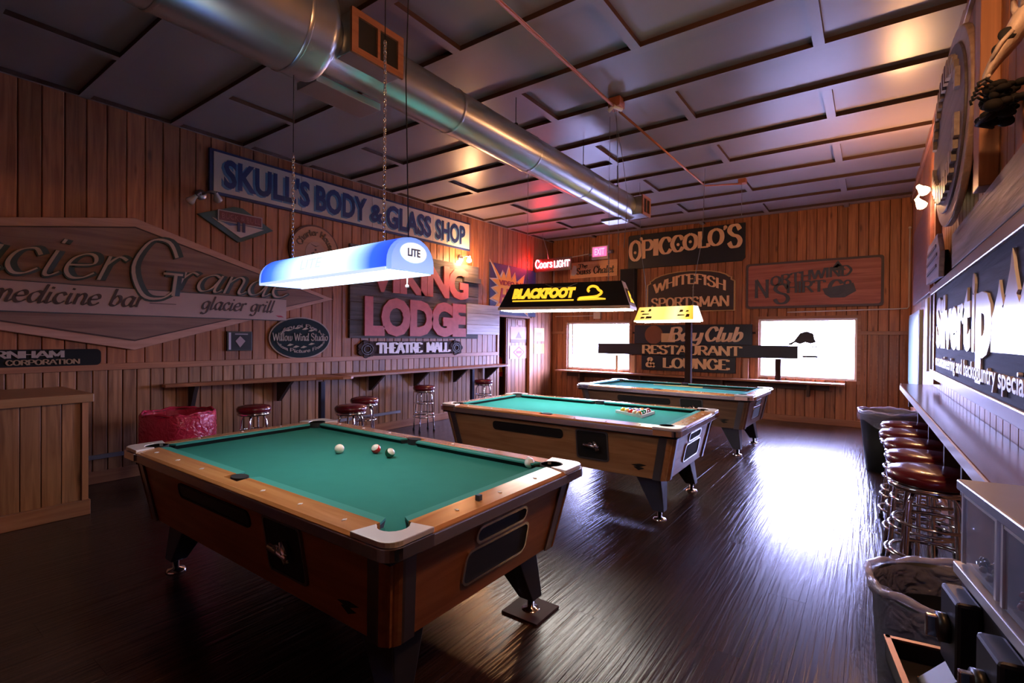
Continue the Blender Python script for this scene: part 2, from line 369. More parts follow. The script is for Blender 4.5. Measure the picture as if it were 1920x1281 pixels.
def scl(poly, sx, sy=None, c=(0, 0)):
    sy = sy or sx
    return [(c[0]+(x-c[0])*sx, c[1]+(y-c[1])*sy) for x, y in poly]

# ------------------------------------------------------------------ room shell
XL, XR, YB, ZC, YF = -6.10, .53, 10.10, 3.74, -2.6
def struct(o): o['kind'] = 'structure'; return o
W1, W2 = (-5.69, -4.16, .76, 1.81), (-1.66, -.17, .77, 1.83)
floor = struct(MB().box(XL-1.6, XR+.2, YF-.2, YB+.25, -.12, -.012).build('floor', M_seam))
ceil = struct(MB().box(XL-1.6, XR+.2, YF-.2, YB+.25, ZC, ZC+.12).build('ceiling', M_ceil))
wl = struct(MB().box(XL-.12, XL-.022, YF, 7.97, 0, ZC).box(XL-.12, XL-.022, 7.97, 9.15, 1.9, ZC).box(XL-.12, XL-.022, 9.15, YB+.2, 0, ZC).build('wall_left', M_seam))
b = MB(); T = YB+.022
for x0, x1, z0, z1 in ((XL-.1, W1[0], 0, ZC), (W1[1], W2[0], 0, ZC), (W2[1], XR+.1, 0, ZC), (W1[0], W1[1], 0, W1[2]), (W1[0], W1[1], W1[3], ZC), (W2[0], W2[1], 0, W2[2]), (W2[0], W2[1], W2[3], ZC)):
    b.box(x0, x1, T, T+.12, z0, z1)
wb = struct(b.build('wall_back', M_seam))
wr = struct(MB().box(XR+.022, XR+.14, YF, YB+.1, 0, ZC).build('wall_right', M_seam))
wf = struct(MB().box(XL-.1, XR+.1, YF-.12, YF, 0, ZC).build('wall_front', M_board))
# corridor behind the doorway in the left wall
cw = struct(MB().box(-7.7, -7.6, 7.4, 9.9, 0, ZC).box(-7.7, XL-.12, 7.4, 7.5, 0, ZC).box(-7.7, XL-.12, 9.8, 9.9, 0, ZC).build('wall_corridor', M_board))
gnd = struct(MB().box(-30, 30, 10.4, 60, -.3, -.15).build('ground_outside', M_concrete))

_bm = {}
def board(parent, wall, a0, a1, z0, z1, mat, thick=.022):
    """one tongue-and-groove board with chamfered edges"""
    w = round(a1-a0-.006, 4); h = round(z1-z0, 4); key = (wall, w, h, mat.name, thick)
    if key not in _bm:
        c = .006; t = thick; m = MB()
        prof = [(-w/2, 0), (-w/2, t-c), (-w/2+c, t), (w/2-c, t), (w/2, t-c), (w/2, 0)]
        if wall == 'left': R = lambda p, z: (p[1], p[0], z)
        elif wall == 'right': R = lambda p, z: (-p[1], p[0], z)
        elif wall == 'floor': R = None
        else: R = lambda p, z: (p[0], -p[1], z)
        m.loft([[R(p, z) for p in prof] for z in (-h/2, h/2)])
        _bm[key] = m.mesh('board', mat)
    o = bpy.data.objects.new('board', _bm[key]); COL.objects.link(o); o.parent = parent
    a = (a0+a1)/2; z = (z0+z1)/2
    o.location = {'left': (XL-.022, a, z), 'right': (XR+.022, a, z), 'back': (a, YB+.022, z)}[wall]
    return o
def cols(a, b, w, cuts=()):
    """column edges of width w from a to b with exact joints at the cuts"""
    out = []; P = [a]+[c for c in cuts if a < c < b]+[b]
    for p, q in zip(P, P[1:]):
        n = max(1, round((q-p)/w)); out += [(p+(q-p)*i/n, p+(q-p)*(i+1)/n) for i in range(n)]
    return out
for a0, a1 in cols(.22, 7.97, .158): board(wl, 'left', a0, a1, 1.15, ZC, M_board)
for a0, a1 in cols(7.97, 9.15, .158): board(wl, 'left', a0, a1, 1.93, ZC, M_board)
for a0, a1 in cols(9.15, YB, .158): board(wl, 'left', a0, a1, .12, ZC, M_board)
for a0, a1 in cols(.22, 7.97, .12): board(wl, 'left', a0, a1, .10, 1.10, M_wains, .03)
for a0, a1 in cols(XL, XR, .145, (W1[0], W1[1], W2[0], W2[1])):
    mid = (a0+a1)/2; win = next((w for w in (W1, W2) if w[0] < mid < w[1]), None)
    if win:
        board(wb, 'back', a0, a1, win[3]+.0, ZC, M_board); board(wb, 'back', a0, a1, .10, win[2], M_board)
    else:
        board(wb, 'back', a0, a1, 1.60, ZC, M_board); board(wb, 'back', a0, a1, .10, 1.56, M_board)
for a0, a1 in cols(1.0, YB, .158): board(wr, 'right', a0, a1, .12, ZC, M_board)
# trims
def trim(name, x0, x1, y0, y1, z0, z1, mat, bev=.004):
    return struct(MB().box(x0, x1, y0, y1, z0, z1).build(name, mat, bevel=bev))
trim('trim_1', XL, XL+.035, .2, 7.97, 1.10, 1.165, M_trim)
trim('baseboard_left', XL+.008, XL+.026, .2, 7.97, 0, .12, M_trim)
trim('baseboard_left', XL, XL+.02, 9.15, YB, 0, .12, M_trim)
trim('baseboard_back', XL, XR, YB-.02, YB, 0, .11, M_trimx)
trim('baseboard_right', XR-.02, XR, 1.0, YB-.02, 0, .12, M_trim)
trim('trim_2', W2[1]+.03, XR, YB-.022, YB, 1.55, 1.61, M_trimx)
trim('trim_3', XL, W1[0]-.03, YB-.022, YB, 1.55, 1.61, M_trimx)
for k, y in enumerate((3.52, 6.05)): trim('trim_%d' % (4+k), XR-(.045 if k else .08), XR, y, y+(.11 if k else .17), 1.05 if k else 2.26, 3.64, M_trimz)
trim('trim_6', XR-.03, XR, 1.2, YB, ZC-.09, ZC, M_trim)
for k in range(7): trim('trim_%d' % (10+k), W2[1]+.1+.085*k, W2[1]+.115+.085*k, YB-.016, YB, .12, 1.55, M_trimx, 0)
# doorway casing and door leaf
trim('trim_7', XL-.06, XL+.02, 7.95, 8.01, 0, 1.93, M_trimz); trim('trim_8', XL-.06, XL+.02, 9.12, 9.19, 0, 1.93, M_trimz); trim('trim_9', XL-.06, XL+.02, 7.95, 9.19, 1.88, 1.95, M_trim)
dr = struct(MB().box(XL-.10, XL-.065, 8.36, 9.12, .02, 1.87).build('door_1', M_board, bevel=.004))
for k in range(5): MB().box(0, .012, -.065, .065, -.9, .9).build('panel_board', M_board, dr, (XL-.065, 8.46+.14*k, .95), bevel=.003)
# ceiling battens: long ones across the room, short ones staggered between them
rows = [-.8+.7565*k-.05 for k in range(15)]
rows = [1.42+.7565*k for k in range(-5, 12)]
bt = {}
def batten(x0, x1, y0, y1):
    key = (round(x1-x0, 3), round(y1-y0, 3))
    if key not in bt:
        m = MB(); a, c = key[0]/2, key[1]/2
        m.box(-a, a, -c, c, -.04, 0, 1)
        m.m[0] = 0; m.m[1] = 1
        bt[key] = m.mesh('batten', [M_ceil, M_batte])
    o = bpy.data.objects.new('batten', bt[key]); COL.objects.link(o); o.parent = ceil; o.location = ((x0+x1)/2, (y0+y1)/2, ZC)
for i, y in enumerate(rows):
    batten(XL, XR, y, y+.085)
    xs = [-1.46+2.335*k for k in (-1, 0)] if i % 2 else [-.30+2.335*k for k in (-2, -1, 0)]
    if i % 2 == 0 and False: pass
    for x in xs:
        batten(x-.075, x, y+.085, y+.7565)
batten(XL, XL+.03, YF, YB)
# floor planks
fl = {}
PW = .195; x = XL-.02; k = 0
while x < XR+.05:
    L = 2.1; y = -1.2-(k*1.37 % L)
    while y < YB+.1:
        y0, y1 = max(y, -1.2), min(y+L, YB+.1)
        if y1-y0 > .05 and not (x < -4.6 and y1 < .6):
            key = (round(y1-y0, 2))
            if key not in fl:
                m = MB(); h = key/2-.0003; w = PW/2-.0003; c = .0004
                m.loft([[(-w, -h, -.012), (w, -h, -.012), (w, h, -.012), (-w, h, -.012)], [(-w, -h, -c), (w, -h, -c), (w, h, -c), (-w, h, -c)], [(-w+c, -h+c, 0), (w-c, -h+c, 0), (w-c, h-c, 0), (-w+c, h-c, 0)]])
                fl[key] = m.mesh('plank', M_floor)
            o = bpy.data.objects.new('plank', fl[key]); COL.objects.link(o); o.parent = floor; o.location = (x+PW/2, (y0+y1)/2, 0)
        y += L
    x += PW; k += 1
# windows
for i, (x0, x1, z0, z1) in enumerate((W1, W2)):
    w = struct(bpy.data.objects.new('window_%d' % (i+1), None)); COL.objects.link(w)
    fr = MB(); t = .035
    for a in ((x0, x0+t, z0, z1), (x1-t, x1, z0, z1), (x0+t, x1-t, z0, z0+t), (x0+t, x1-t, z1-t, z1)): fr.box(a[0], a[1], YB+.03, YB+.12, a[2], a[3])
    fr.build('window_frame', M_white, w)
    MB().box(x0+t, x1-t, YB+.07, YB+.076, z0+t, z1-t).build('pane', M_glass, w)
    cs = MB()
    for a in ((x0-.05, x0, z0-.05, z1+.05), (x1, x1+.05, z0-.05, z1+.05), (x0, x1, z1, z1+.05)): cs.box(a[0], a[1], YB-.018, YB+.03, a[2], a[3])
    cs.build('casing', M_trimx, w)
    if i == 0: MB().box(x0+.10, x0+.13, YB+.04, YB+.06, z0+t, z1-t).build('mullion', M_white, w)

# ------------------------------------------------------------------ pool tables
RZ = .77
def pool_table(cx, cy, rz, label, seam_green, CLOTH, CUSH, CAB, CABE):
    t = root('pool_table', (cx, cy, 0), label, 'pool table', 'coin-operated pool tables in a row', radians(rz))
    HX, HY = 1.20, .67
    tx, ty, bx, by, zt, zb = 1.155, .625, 1.08, .565, RZ-.05, .345
    bd = MB(); bd.loft([[(-bx, -by, zb), (bx, -by, zb), (bx, by, zb), (-bx, by, zb)], [(-tx, -ty, zt), (tx, -ty, zt), (tx, ty, zt), (-tx, ty, zt)]])
    bd.m = [0]*len(bd.m); bd.m[1] = 1; bd.m[3] = 1
    bd.build('cabinet', [CAB, CABE], t)
    # frames for things on the sloped faces: face coords (u along, v up) -> local
    def face(side):
        if side == 'long': return lambda u, z, w: (u, -(by+(ty-by)*(z-zb)/(zt-zb))-w, z)
        if side == 'far': return lambda u, z, w: (-u, (by+(ty-by)*(z-zb)/(zt-zb))+w, z)
        return lambda u, z, w: ((bx+(tx-bx)*(z-zb)/(zt-zb))+w, u, z)
    def onface(name, side, poly, w0, w1, mat, inner=None, parent=t):
        F = face(side); m = MB()
        if inner is None: m.loft([[F(u, z, w0) for u, z in poly], [F(u, z, w1) for u, z in poly]])
        else:
            n = len(poly); vs = [F(*p, w) for w in (w0, w1) for p in poly]+[F(*p, w) for w in (w0, w1) for p in inner]; fs = []
            for i in range(n):
                j = (i+1) % n; fs += [(n+i, n+j, 3*n+j, 3*n+i), (i, j, n+j, n+i), (2*n+i, 3*n+i, 3*n+j, 2*n+j)]
            m.add(vs, fs)
        return m.build(name, mat, parent)
    vw = onface('ball_viewer', 'long', rrect(-.56, .18, .585, .648, .028), -.01, .004, M_black)
    onface('viewer_frame', 'long', rrect(-.57, .19, .575, .658, .034), 0, .007, M_dark, rrect(-.56, .18, .585, .648, .028), vw)
    cdv = onface('coin_door', 'long', rrect(.33, .60, .44, .67, .02), 0, .006, M_dark)
    onface('door_frame', 'long', rrect(.318, .612, .428, .682, .024), 0, .011, M_steel, rrect(.33, .60, .44, .67, .02), cdv)
    F = face('long'); m = MB(); m.tube([F(.40, .56, .03), F(.54, .545, .035)], .018).tube([F(.49, .60, .02), F(.53, .52, .04)], .018).tube([F(.46, .565, .005), F(.46, .565, .045)], .018)
    m.build('coin_chute', M_chrome, cdv)
    eb = MB()
    for poly in ([(.80, .44), (.86, .425), (.93, .45), (.87, .455)], [(.82, .425), (.86, .40), (.91, .42), (.86, .43)]): eb.loft([[F(u, z, 0) for u, z in poly], [F(u, z, .003) for u, z in poly]])
    eb.build('maker_badge', M_dark, t)
    for (u0, u1, z0, z1, r, nm) in ((-.15, .20, .60, .655, .026, 'end_slot'), (-.20, .24, .43, .565, .03, 'ball_return')):
        s_ = onface(nm, 'end', rrect(u0, u1, z0, z1, r), -.01, .004, M_dark)
        onface('slot_frame', 'end', rrect(u0-.012, u1+.012, z0-.012, z1+.012, r+.012), 0, .009, M_chrome, rrect(u0, u1, z0, z1, r), s_)
    # corner posts: rounded metal strips with a wooden inlay
    for sx in (1, -1):
        for sy in (1, -1):
            def plan(hx, hy, w0, r, a0, a1, k=4, out=.0):
                pts = []
                for i in range(k+1):
                    a = radians(a0+(a1-a0)*i/k); pts.append((hx-r+(r+out)*cos(a), hy-r+(r+out)*sin(a)))
                return pts
            m = MB(); rings = []
            for z, hx, hy in ((zb-.004, bx+.012, by+.012), (zt+.004, tx+.012, ty+.012)):
                r = .07; P = [(hx-.008, hy-.12), (hx, hy-.12)]+plan(hx, hy, 0, r, 0, 90, 6)+[(hx-.12, hy), (hx-.12, hy-.008), (hx-.05, hy-.05)]
                rings.append([(sx*p[0], sy*p[1], z) for p in P])
            m.loft(rings); cp = m.build('corner_post', M_steel, t)
            m = MB(); rings = []
            for z, hx, hy in ((zb-.002, bx+.012, by+.012), (zt, tx+.012, ty+.012)):
                r = .07; P = plan(hx, hy, 0, r, 12, 78, 6, .005)+plan(hx, hy, 0, r, 78, 12, 6, -.006)
                rings.append([(sx*p[0], sy*p[1], z) for p in P])
            m.loft(rings); m.build('wood_inlay', CABE, cp)
    # bed, rails, castings, cushions, pockets
    MB().box(-1.082, 1.082, -.552, .552, RZ-.09, RZ-.032).build('slate_bed', CLOTH, t)
    ro, ri = .0, .118
    for sy in (1, -1):
        m = MB()
        for x0, x1 in ((-HX+.19, -.065), (.065, HX-.19)):
            m.loft([[(x, sy*(HY-.0), RZ-.045), (x, sy*(HY-.0), RZ-.012), (x, sy*(HY-.012), RZ-.002), (x, sy*(HY-ri), RZ+.004), (x, sy*(HY-ri), RZ-.045)] for x in (x0, x1)])
        m.loft([[(x, sy*HY, RZ-.045), (x, sy*HY, RZ-.012), (x, sy*(HY-.012), RZ-.002), (x, sy*(HY-.06), RZ+.001), (x, sy*(HY-.06), RZ-.045)] for x in (-.065, .065)])
        m.build('rail', M_rail, t)
    for sx in (1, -1):
        m = MB().loft([[(sx*HX, y, RZ-.045), (sx*HX, y, RZ-.012), (sx*(HX-.012), y, RZ-.002), (sx*(HX-ri), y, RZ+.004), (sx*(HX-ri), y, RZ-.045)] for y in (-HY+.19, HY-.19)])
        m.build('rail', M_raily, t)
    m = MB()
    for sy in (1, -1): m.box(-HX+.13, HX-.13, sy*HY-.004, sy*HY+.008, RZ-.062, RZ-.016)
    for sx in (1, -1): m.box(sx*HX-.004, sx*HX+.008, -HY+.13, HY-.13, RZ-.062, RZ-.016)
    m.build('rail_trim', M_trimm, t, bevel=.004)
    m = MB().box(-HX+.02, HX-.02, -HY+.02, HY-.02, RZ-.075, RZ-.05); m.build('apron', M_dark, t)
    for sx in (1, -1):
        for sy in (1, -1):
            P = [(0, .205)]+[(.06-.06*cos(radians(a)), .06-.06*sin(radians(a))) for a in range(0, 91, 15)]+[(.205, 0), (.186, .100), (.175, .093)]
            P += [(.128+.058*cos(radians(a)), .128+.058*sin(radians(a))) for a in range(-41, -230, -21)]+[(.093, .175), (.100, .186)]
            Q = [(sx*(HX+.004-p[0]), sy*(HY+.004-p[1])) for p in P]
            m = MB().prism(Q, RZ-.012, RZ+.008); P2 = [(sx*(HX+.010-p[0]*1.0), sy*(HY+.010-p[1])) for p in P[:9]]
            m.build('corner_casting', M_alu, t, bevel=.003)
            P3 = P[:10]; inn = [(min(p[0]+.02, .175), min(p[1]+.02, .175)) for p in P3[::-1]]
            Q3 = [(sx*(HX+.012-p[0]), sy*(HY+.012-p[1])) for p in P3]+[(sx*(HX-.03-min(p[0], .145)), sy*(HY-.03-min(p[1], .145))) for p in P3[::-1]]
            MB().prism(Q3, RZ-.055, RZ-.013).build('corner_band', M_chrome, t, bevel=.003)
            c = (sx*(HX-.128), sy*(HY-.128))
            if not (seam_green and sx == 1 and sy == -1):
                pk = MB(); pk.lathe([(.054, RZ+.006), (.059, RZ+.006), (.059, RZ-.06)], 20, c); pk.prism(ell(.056, .056, 20, *c), RZ-.031, RZ-.029)
                pk.build('pocket', M_dark, t)
            else: MB().prism(ell(.058, .058, 20, *c), RZ-.05, RZ-.0285).build('pocket_lip', CLOTH, t)
    for sy in (1, -1):
        c = (0, sy*(HY-.105)); pk = MB(); pk.prism(ell(.052, .036, 20, *c), RZ-.04, RZ+.0048)
        pk.build('pocket', M_dark, t)
        for s in (1, -1):
            m = MB()
            top = [(s*.052, HY-.118), (s*(HX-.19), HY-.118), (s*(HX-.215), HY-.165), (s*.075, HY-.165)]
            low = [(s*.052, HY-.118), (s*(HX-.19), HY-.118), (s*(HX-.205), HY-.145), (s*.07, HY-.145)]
            top = [(x, sy*y) for x, y in top]; low = [(x, sy*y) for x, y in low]
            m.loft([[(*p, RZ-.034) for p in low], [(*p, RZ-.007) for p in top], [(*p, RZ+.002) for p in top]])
            m.m = [1 if k < 4 else 0 for k in range(len(m.m))]; m.build('cushion', [CUSH, M_dark], t)  # lower faces blackened: shade below the cushion nose put into the colour
    for s in (1, -1):
        top = [(HX-.118, -(HY-.19)), (HX-.118, HY-.19), (HX-.165, HY-.215), (HX-.165, -(HY-.215))]
        low = [(HX-.118, -(HY-.19)), (HX-.118, HY-.19), (HX-.145, HY-.205), (HX-.145, -(HY-.205))]
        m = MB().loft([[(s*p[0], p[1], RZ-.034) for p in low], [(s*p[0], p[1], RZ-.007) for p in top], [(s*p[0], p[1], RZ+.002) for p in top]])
        m.m = [1 if k < 4 else 0 for k in range(len(m.m))]; m.build('cushion', [CUSH, M_dark], t)  # end cushions carry the same painted-in shade on their lower faces
    if 'sight' not in _bm: _bm['sight'] = MB().prism([(-.008, 0), (0, -.012), (.008, 0), (0, .012)], -.002, .0035).mesh('sight', M_white)
    for x, y, r in [(x, sy*(HY-.06), 0) for sy in (1, -1) for x in (-.88, -.59, -.30, .30, .59, .88)]+[(sx*(HX-.06), y, pi/2) for sx in (1, -1) for y in (-.28, 0, .28)]:
        o = bpy.data.objects.new('sight', _bm['sight']); COL.objects.link(o); o.parent = t; o.location = (x, y, RZ); o.rotation_euler = (0, 0, r)
    # legs: tapering and leaning outward, with levelling feet
    for sx in (1, -1):
        for sy in (1, -1):
            a, c = sx*.90, sy*.40; p, q = sx*1.0, sy*.465
            m = MB().loft([[(a-.11, c-.09, zb+.01), (a+.11, c-.09, zb+.01), (a+.11, c+.09, zb+.01), (a-.11, c+.09, zb+.01)], [(p-.045, q-.045, .075), (p+.045, q-.045, .075), (p+.045, q+.045, .075), (p-.045, q+.045, .075)]])
            lg = m.build('leg', M_legb, t, bevel=.006)
            MB().lathe([(.0, .085), (.017, .085), (.017, .022), (.045, .018), (.055, .004), (.055, 0), (0, 0)], 20, (p, q)).build('levelling_foot', M_chrome, lg)
    return t
T1 = pool_table(-2.45, 1.74, 0, 'pool table closest to the camera with four balls and a chalk cube on it', True, M_cloth, M_cush, M_oakr, M_oakry)
T2 = pool_table(-2.36, 4.38, 1.0, 'middle pool table with a racked triangle of balls', False, M_clothb, M_cushb, M_oak, M_oaky)
T3 = pool_table(-2.32, 7.22, -1.5, 'farthest pool table below the windows with a cue lying on it', False, M_clothb, M_cushb, M_oakd, M_oakdy)
MB().box(-.11, .11, -.11, .11, 0, .012).build('floor_plate', M_batte, T1, (1.0, .465, 0))

def ball(x, y, label, c1, c2=None, rx=0, rz=0, n='pool_ball', group='pool balls left on the nearest table'):
    m, nt, b = _new('ball_'+label[:14]); b.inputs['Roughness'].default_value = .12; b.inputs['Coat Weight'].default_value = .5
    if c2:
        tc = N(nt, 'ShaderNodeTexCoord'); sx = N(nt, 'ShaderNodeSeparateXYZ'); nt.links.new(tc.outputs['Object'], sx.inputs[0])
        ab = N(nt, 'ShaderNodeMath', operation='ABSOLUTE'); nt.links.new(sx.outputs['Z'], ab.inputs[0])
        lt = N(nt, 'ShaderNodeMath', operation='LESS_THAN'); lt.inputs[1].default_value = .0155; nt.links.new(ab.outputs[0], lt.inputs[0])
        mx = N(nt, 'ShaderNodeMix', data_type='RGBA'); nt.links.new(lt.outputs[0], mx.inputs[0]); mx.inputs[6].default_value = (*c1, 1); mx.inputs[7].default_value = (*c2, 1)
        nt.links.new(mx.outputs[2], b.inputs['Base Color'])
    else: b.inputs['Base Color'].default_value = (*c1, 1)
    o = MB().sphere((0, 0, 0), .0286, 20, 12).build(n, m, None, (x, y, RZ-.032+.0286), rot=(rx, 0, rz))
    return tag(o, label, 'pool ball', group)
CR = (.82, .78, .66)
ball(-2.61, 1.84, 'plain cream ball lying by itself on the green cloth', (.85, .78, .62))
ball(-2.435, 1.975, 'white ball with a red stripe on the green cloth', CR, (.65, .02, .02), .75, .2)
ball(-2.285, 1.955, 'white ball with a dark green stripe on the green cloth', CR, (.01, .09, .04), .8, 1.6)
ball(-1.505, 2.265, 'white ball resting at the mouth of the corner pocket', (.9, .88, .84))
ck = MB().box(-.011, .011, -.011, .011, 0, .024).build('chalk_cube', pbr('chalk_blue', (.06, .10, .16), .8), None, (-1.315, 1.60, RZ+.002), bevel=.002); tag(ck, 'small blue chalk cube standing on the end rail of the nearest table', 'chalk')
cols15 = [(.75, .5, .02), (.02, .05, .4), (.7, .03, .02), (.2, .03, .3), (.8, .22, .02), (.01, .25, .08), (.3, .03, .03), (.01, .01, .01)]
names15 = ['yellow', 'blue', 'red', 'purple', 'orange', 'green', 'maroon', 'black']
i = 0; order = [0, 8, 1, 2, 7, 9, 10, 3, 11, 4, 12, 5, 13, 14, 6]
rowword = ['at the apex', 'in the second row', 'in the third row', 'in the fourth row', 'in the last row']
for r in range(5):
    for q in range(r+1):
        k = order[i]; i += 1
        x = -1.90+r*.0500; y = 4.47+(q-r/2)*.0575
        if k < 8: ball(x, y, 'solid %s ball %s of the racked triangle' % (names15[k], rowword[r]), cols15[k], group='racked balls on the middle table')
        else: ball(x, y, 'white and %s striped ball %s of the racked triangle' % (names15[k-8], rowword[r]), CR, cols15[k-8], 1+r, q, group='racked balls on the middle table')
m = MB(); tri = lambda d: [(-1.90-.058-2*d, 4.47), (-1.70+.033+d, 4.47+.148+1.7*d), (-1.70+.033+d, 4.47-.148-1.7*d)]
ringp(m, tri(.012), tri(0), RZ-.032, RZ-.006); tag(m.build('ball_rack', M_white), 'pale triangular rack around the balls on the middle table', 'ball rack')
cq = root('cue_stick', (-2.68, 7.46, RZ-.016), 'wooden cue stick lying across the cloth of the farthest table', 'pool cue', rz=radians(-6))
MB().tube([(0, 0, 0), (.75, 0, .004)], .006, 8, r2=.010).build('shaft', pbr('maple', (.62, .40, .16), .3), cq)
MB().tube([(.75, 0, .004), (1.40, 0, .008)], .010, 8, r2=.014).build('butt', pbr('dark_butt', (.05, .02, .015), .25), cq)

# ------------------------------------------------------------------ hanging lamps
def chain(mb, x, y, z0, z1, r=.011, w=.0028):
    z = z0; k = 0
    while z < z1:
        P = []
        for a in range(8):
            u, v = r*.62*cos(a*pi/4), r*1.35*sin(a*pi/4)
            P.append((x+(u if k % 2 else 0), y+(0 if k % 2 else u), z+v))
        mb.tube(P, w, 5, closed=True); z += r*2.05; k += 1
    return mb
LA = root('billiard_lamp', (-2.28, 1.585, 1.745), 'blue and white arched beer lamp hanging over the nearest pool table', 'lamp', rz=radians(-3))
hw, hl, hh = .125, .585, .155
prof = [(-hw, 0), (-hw, .035)]+[(-hw*cos(radians(a)), .035+(hh-.035)*sin(radians(a))) for a in range(12, 169, 12)]+[(hw, .035), (hw, 0)]
m = MB(); rings = [[(x, p[0], p[1]) for p in prof] for x in (-hl, hl)]
n = len(prof); m.add(rings[0]+rings[1], [(i, i+1, n+i+1, n+i) for i in range(n-1)], 0, True)
BLU = [(0, (.02, .07, .62)), (.10, (.05, .16, .85)), (.24, (.35, .62, 1)), (.42, (.85, .95, 1)), (.62, (.95, 1, 1)), (.76, (.45, .75, 1)), (.90, (.03, .10, .70)), (1, (.02, .06, .55))]
m.build('shade', glow_print('lit_blue_shade', BLU, 1.7, 'X', hl), LA)
mcap = glow_print('lit_blue_cap', [(0, (.55, .72, 1)), (.5, (.35, .55, 1)), (1, (.15, .30, .95))], .9, 'Z', .16)
for s in (1, -1):
    m = MB(); m.loft([[(s*hl, p[0], p[1]) for p in prof], [(s*(hl+.03), p[0]*.97, p[1]*.97) for p in prof]]); ec = m.build('end_cap', mcap, LA)
    if s == 1:
        eb = MB().loft([[(hl+.0305, .075*cos(a), .082+.045*sin(a)) for a in [k*pi/12 for k in range(24)]], [(hl+.033, .075*cos(a), .082+.045*sin(a)) for a in [k*pi/12 for k in range(24)]]])
        eb.build('badge_oval', glow('badge_white', (.9, .93, 1), .9), ec)
        tm = MB(); text(tm, 'LITE', -.035, .035, .065, .10, 0, .003, off=.02)
        tm.v = [(hl+.0335+v[2], v[0], v[1]) for v in tm.v]
        text_v = tm.build('lettering', pbr('badge_blue', (.12, .2, .5), .4), ec)
m = MB(); text(m, 'LITE', -.14, .08, .05, .10, 0, .003, off=.02, shear=.3); m.v = [(v[0], -hw-.002-v[2]+0*v[1], v[1]) for v in m.v]
m.build('lettering', glow('faint_print', (.75, .88, 1), 1.0), LA)
m = MB().box(-hl+.01, hl-.01, -hw+.012, hw-.012, .006, .012); m.build('diffuser', glow('tube_light', (1, .97, .95), 12), LA)
m = MB()
for s in (1, -1): m.box(-hl, hl, s*hw-.006, s*hw+.006, -.004, .01)
m.build('lower_edge', glow('lamp_lip', (.62, .75, 1), 1.0), LA)
m = MB()
for x in (-.46, .40): chain(m, x, 0, hh-.005, hh+(.95 if x > 0 else .62))
m.build('chain', M_chrome, LA, kind='stuff')
for x in (-.46, .40): MB().tube([(x, 0, hh+(.95 if x > 0 else .62)), (x, 0, ZC-1.745 if x > 0 else 1.225)], .0025, 5).build('hanging_wire', M_dark, LA)
MB().tube([(.52, .05, hh), (.53, .02, .9), (.60, -.02, 1.4), (.57, .02, ZC-1.745)], .003, 5).build('power_cord', M_dark, LA)
m = MB().tube([(.50, .06, .005), (.50, .06, -.05)], .0035, 6); m.sphere((.50, .06, -.055), .009, 8, 6); m.build('pull_cord', M_white, LA)

LB = root('billiard_lamp', (-2.64, 4.66, 1.75), 'black pyramid-sided billiard lamp with yellow lettering over the middle table', 'lamp', rz=radians(13))
bx_, by_, tx_, ty_, hh = .70, .20, .60, .10, .285
Bq = lambda x, y, z: [(-x, -y, z), (x, -y, z), (x, y, z), (-x, y, z)]
MB().loft([Bq(bx_, by_, .03), Bq(tx_, ty_, hh)]).build('shade', M_black, LB)
MB().loft([Bq(bx_+.008, by_+.008, 0), Bq(bx_+.008, by_+.008, .03)]).build('lower_edge', pbr('lamp_brass', (.8, .62, .5), .35), LB)
MB().box(-bx_+.02, bx_-.02, -by_+.02, by_-.02, -.006, -.002).build('diffuser', glow('warm_tube', (1, .93, .85), 26), LB)
MY = glow('yellow_letters', (1, .55, .03), 1.15)
def slope_front(m, w=.003):
    out = []
    for v in m.v:
        t = v[1]/(hh-.03); y = -(by_+(ty_-by_)*t)-.003-v[2]
        out.append((v[0], y, .03+v[1]))
    m.v = out; return m
m = MB(); text(m, 'BLACKFOOT', -.56, .14, .088, .205, 0, .004, off=.08, shear=.12)
m.box(-.55, .13, .058, .073, 0, .003); slope_front(m).build('lettering', MY, LB)
DS = lambda p: (p[0]*1.15, p[1]*1.12)
m = MB(); P = _cr([(.16, .055), (.17, .075), (.30, .085), (.34, .10), (.36, .125), (.33, .15), (.31, .175), (.27, .185), (.24, .17), (.235, .145), (.25, .135)], 5); P = [DS(p) for p in P]
for i in range(len(P)-1):
    (a, b_), (c, d) = P[i], P[i+1]; l = sqrt((c-a)**2+(d-b_)**2) or 1; nx, ny = -(d-b_)/l*.013, (c-a)/l*.013
    m.prism([(a+nx, b_+ny), (c+nx, d+ny), (c-nx, d-ny), (a-nx, b_-ny)], 0, .004)
m.prism([DS(p) for p in [(.15, .052), (.40, .056), (.40, .068), (.28, .085), (.17, .082)]], 0, .004); slope_front(m).build('duck_emblem', MY, LB)
m = MB(); m.loft([[(bx_+.001, -by_, .03), (bx_+.001, by_, .03), (tx_+.001, ty_, hh), (tx_+.001, -ty_, hh)], [(bx_+.006, -by_, .03), (bx_+.006, by_, .03), (tx_+.006, ty_, hh), (tx_+.006, -ty_, hh)]])
m.build('end_panel', pbr('lamp_end_white', (.62, .60, .72), .4), LB)
m = MB(); m.loft([[(x+w, y, z) for x, y, z in ((.696, -.135, .06), (.696, .135, .06), (.638, .07, .21), (.638, -.07, .21))] for w in (-.03, .004)])
m.v = [(v[0], v[1], v[2]) for v in m.v]; m.build('end_print', M_black, LB)
m = MB(); m.loft([[(x+w, y, z) for x, y, z in ((.694, -.10, .07), (.694, .10, .07), (.682, .06, .10), (.675, .0, .12), (.664, .05, .15), (.648, .0, .19), (.664, -.04, .15), (.686, -.06, .09))] for w in (-.02, .007)]); m.build('end_emblem', MY, LB)
m = MB()
for x in (-.45, .45): chain(m, x, 0, hh, hh+.3); m.tube([(x, 0, hh+.3), (x, 0, ZC-1.75)], .0025, 5)
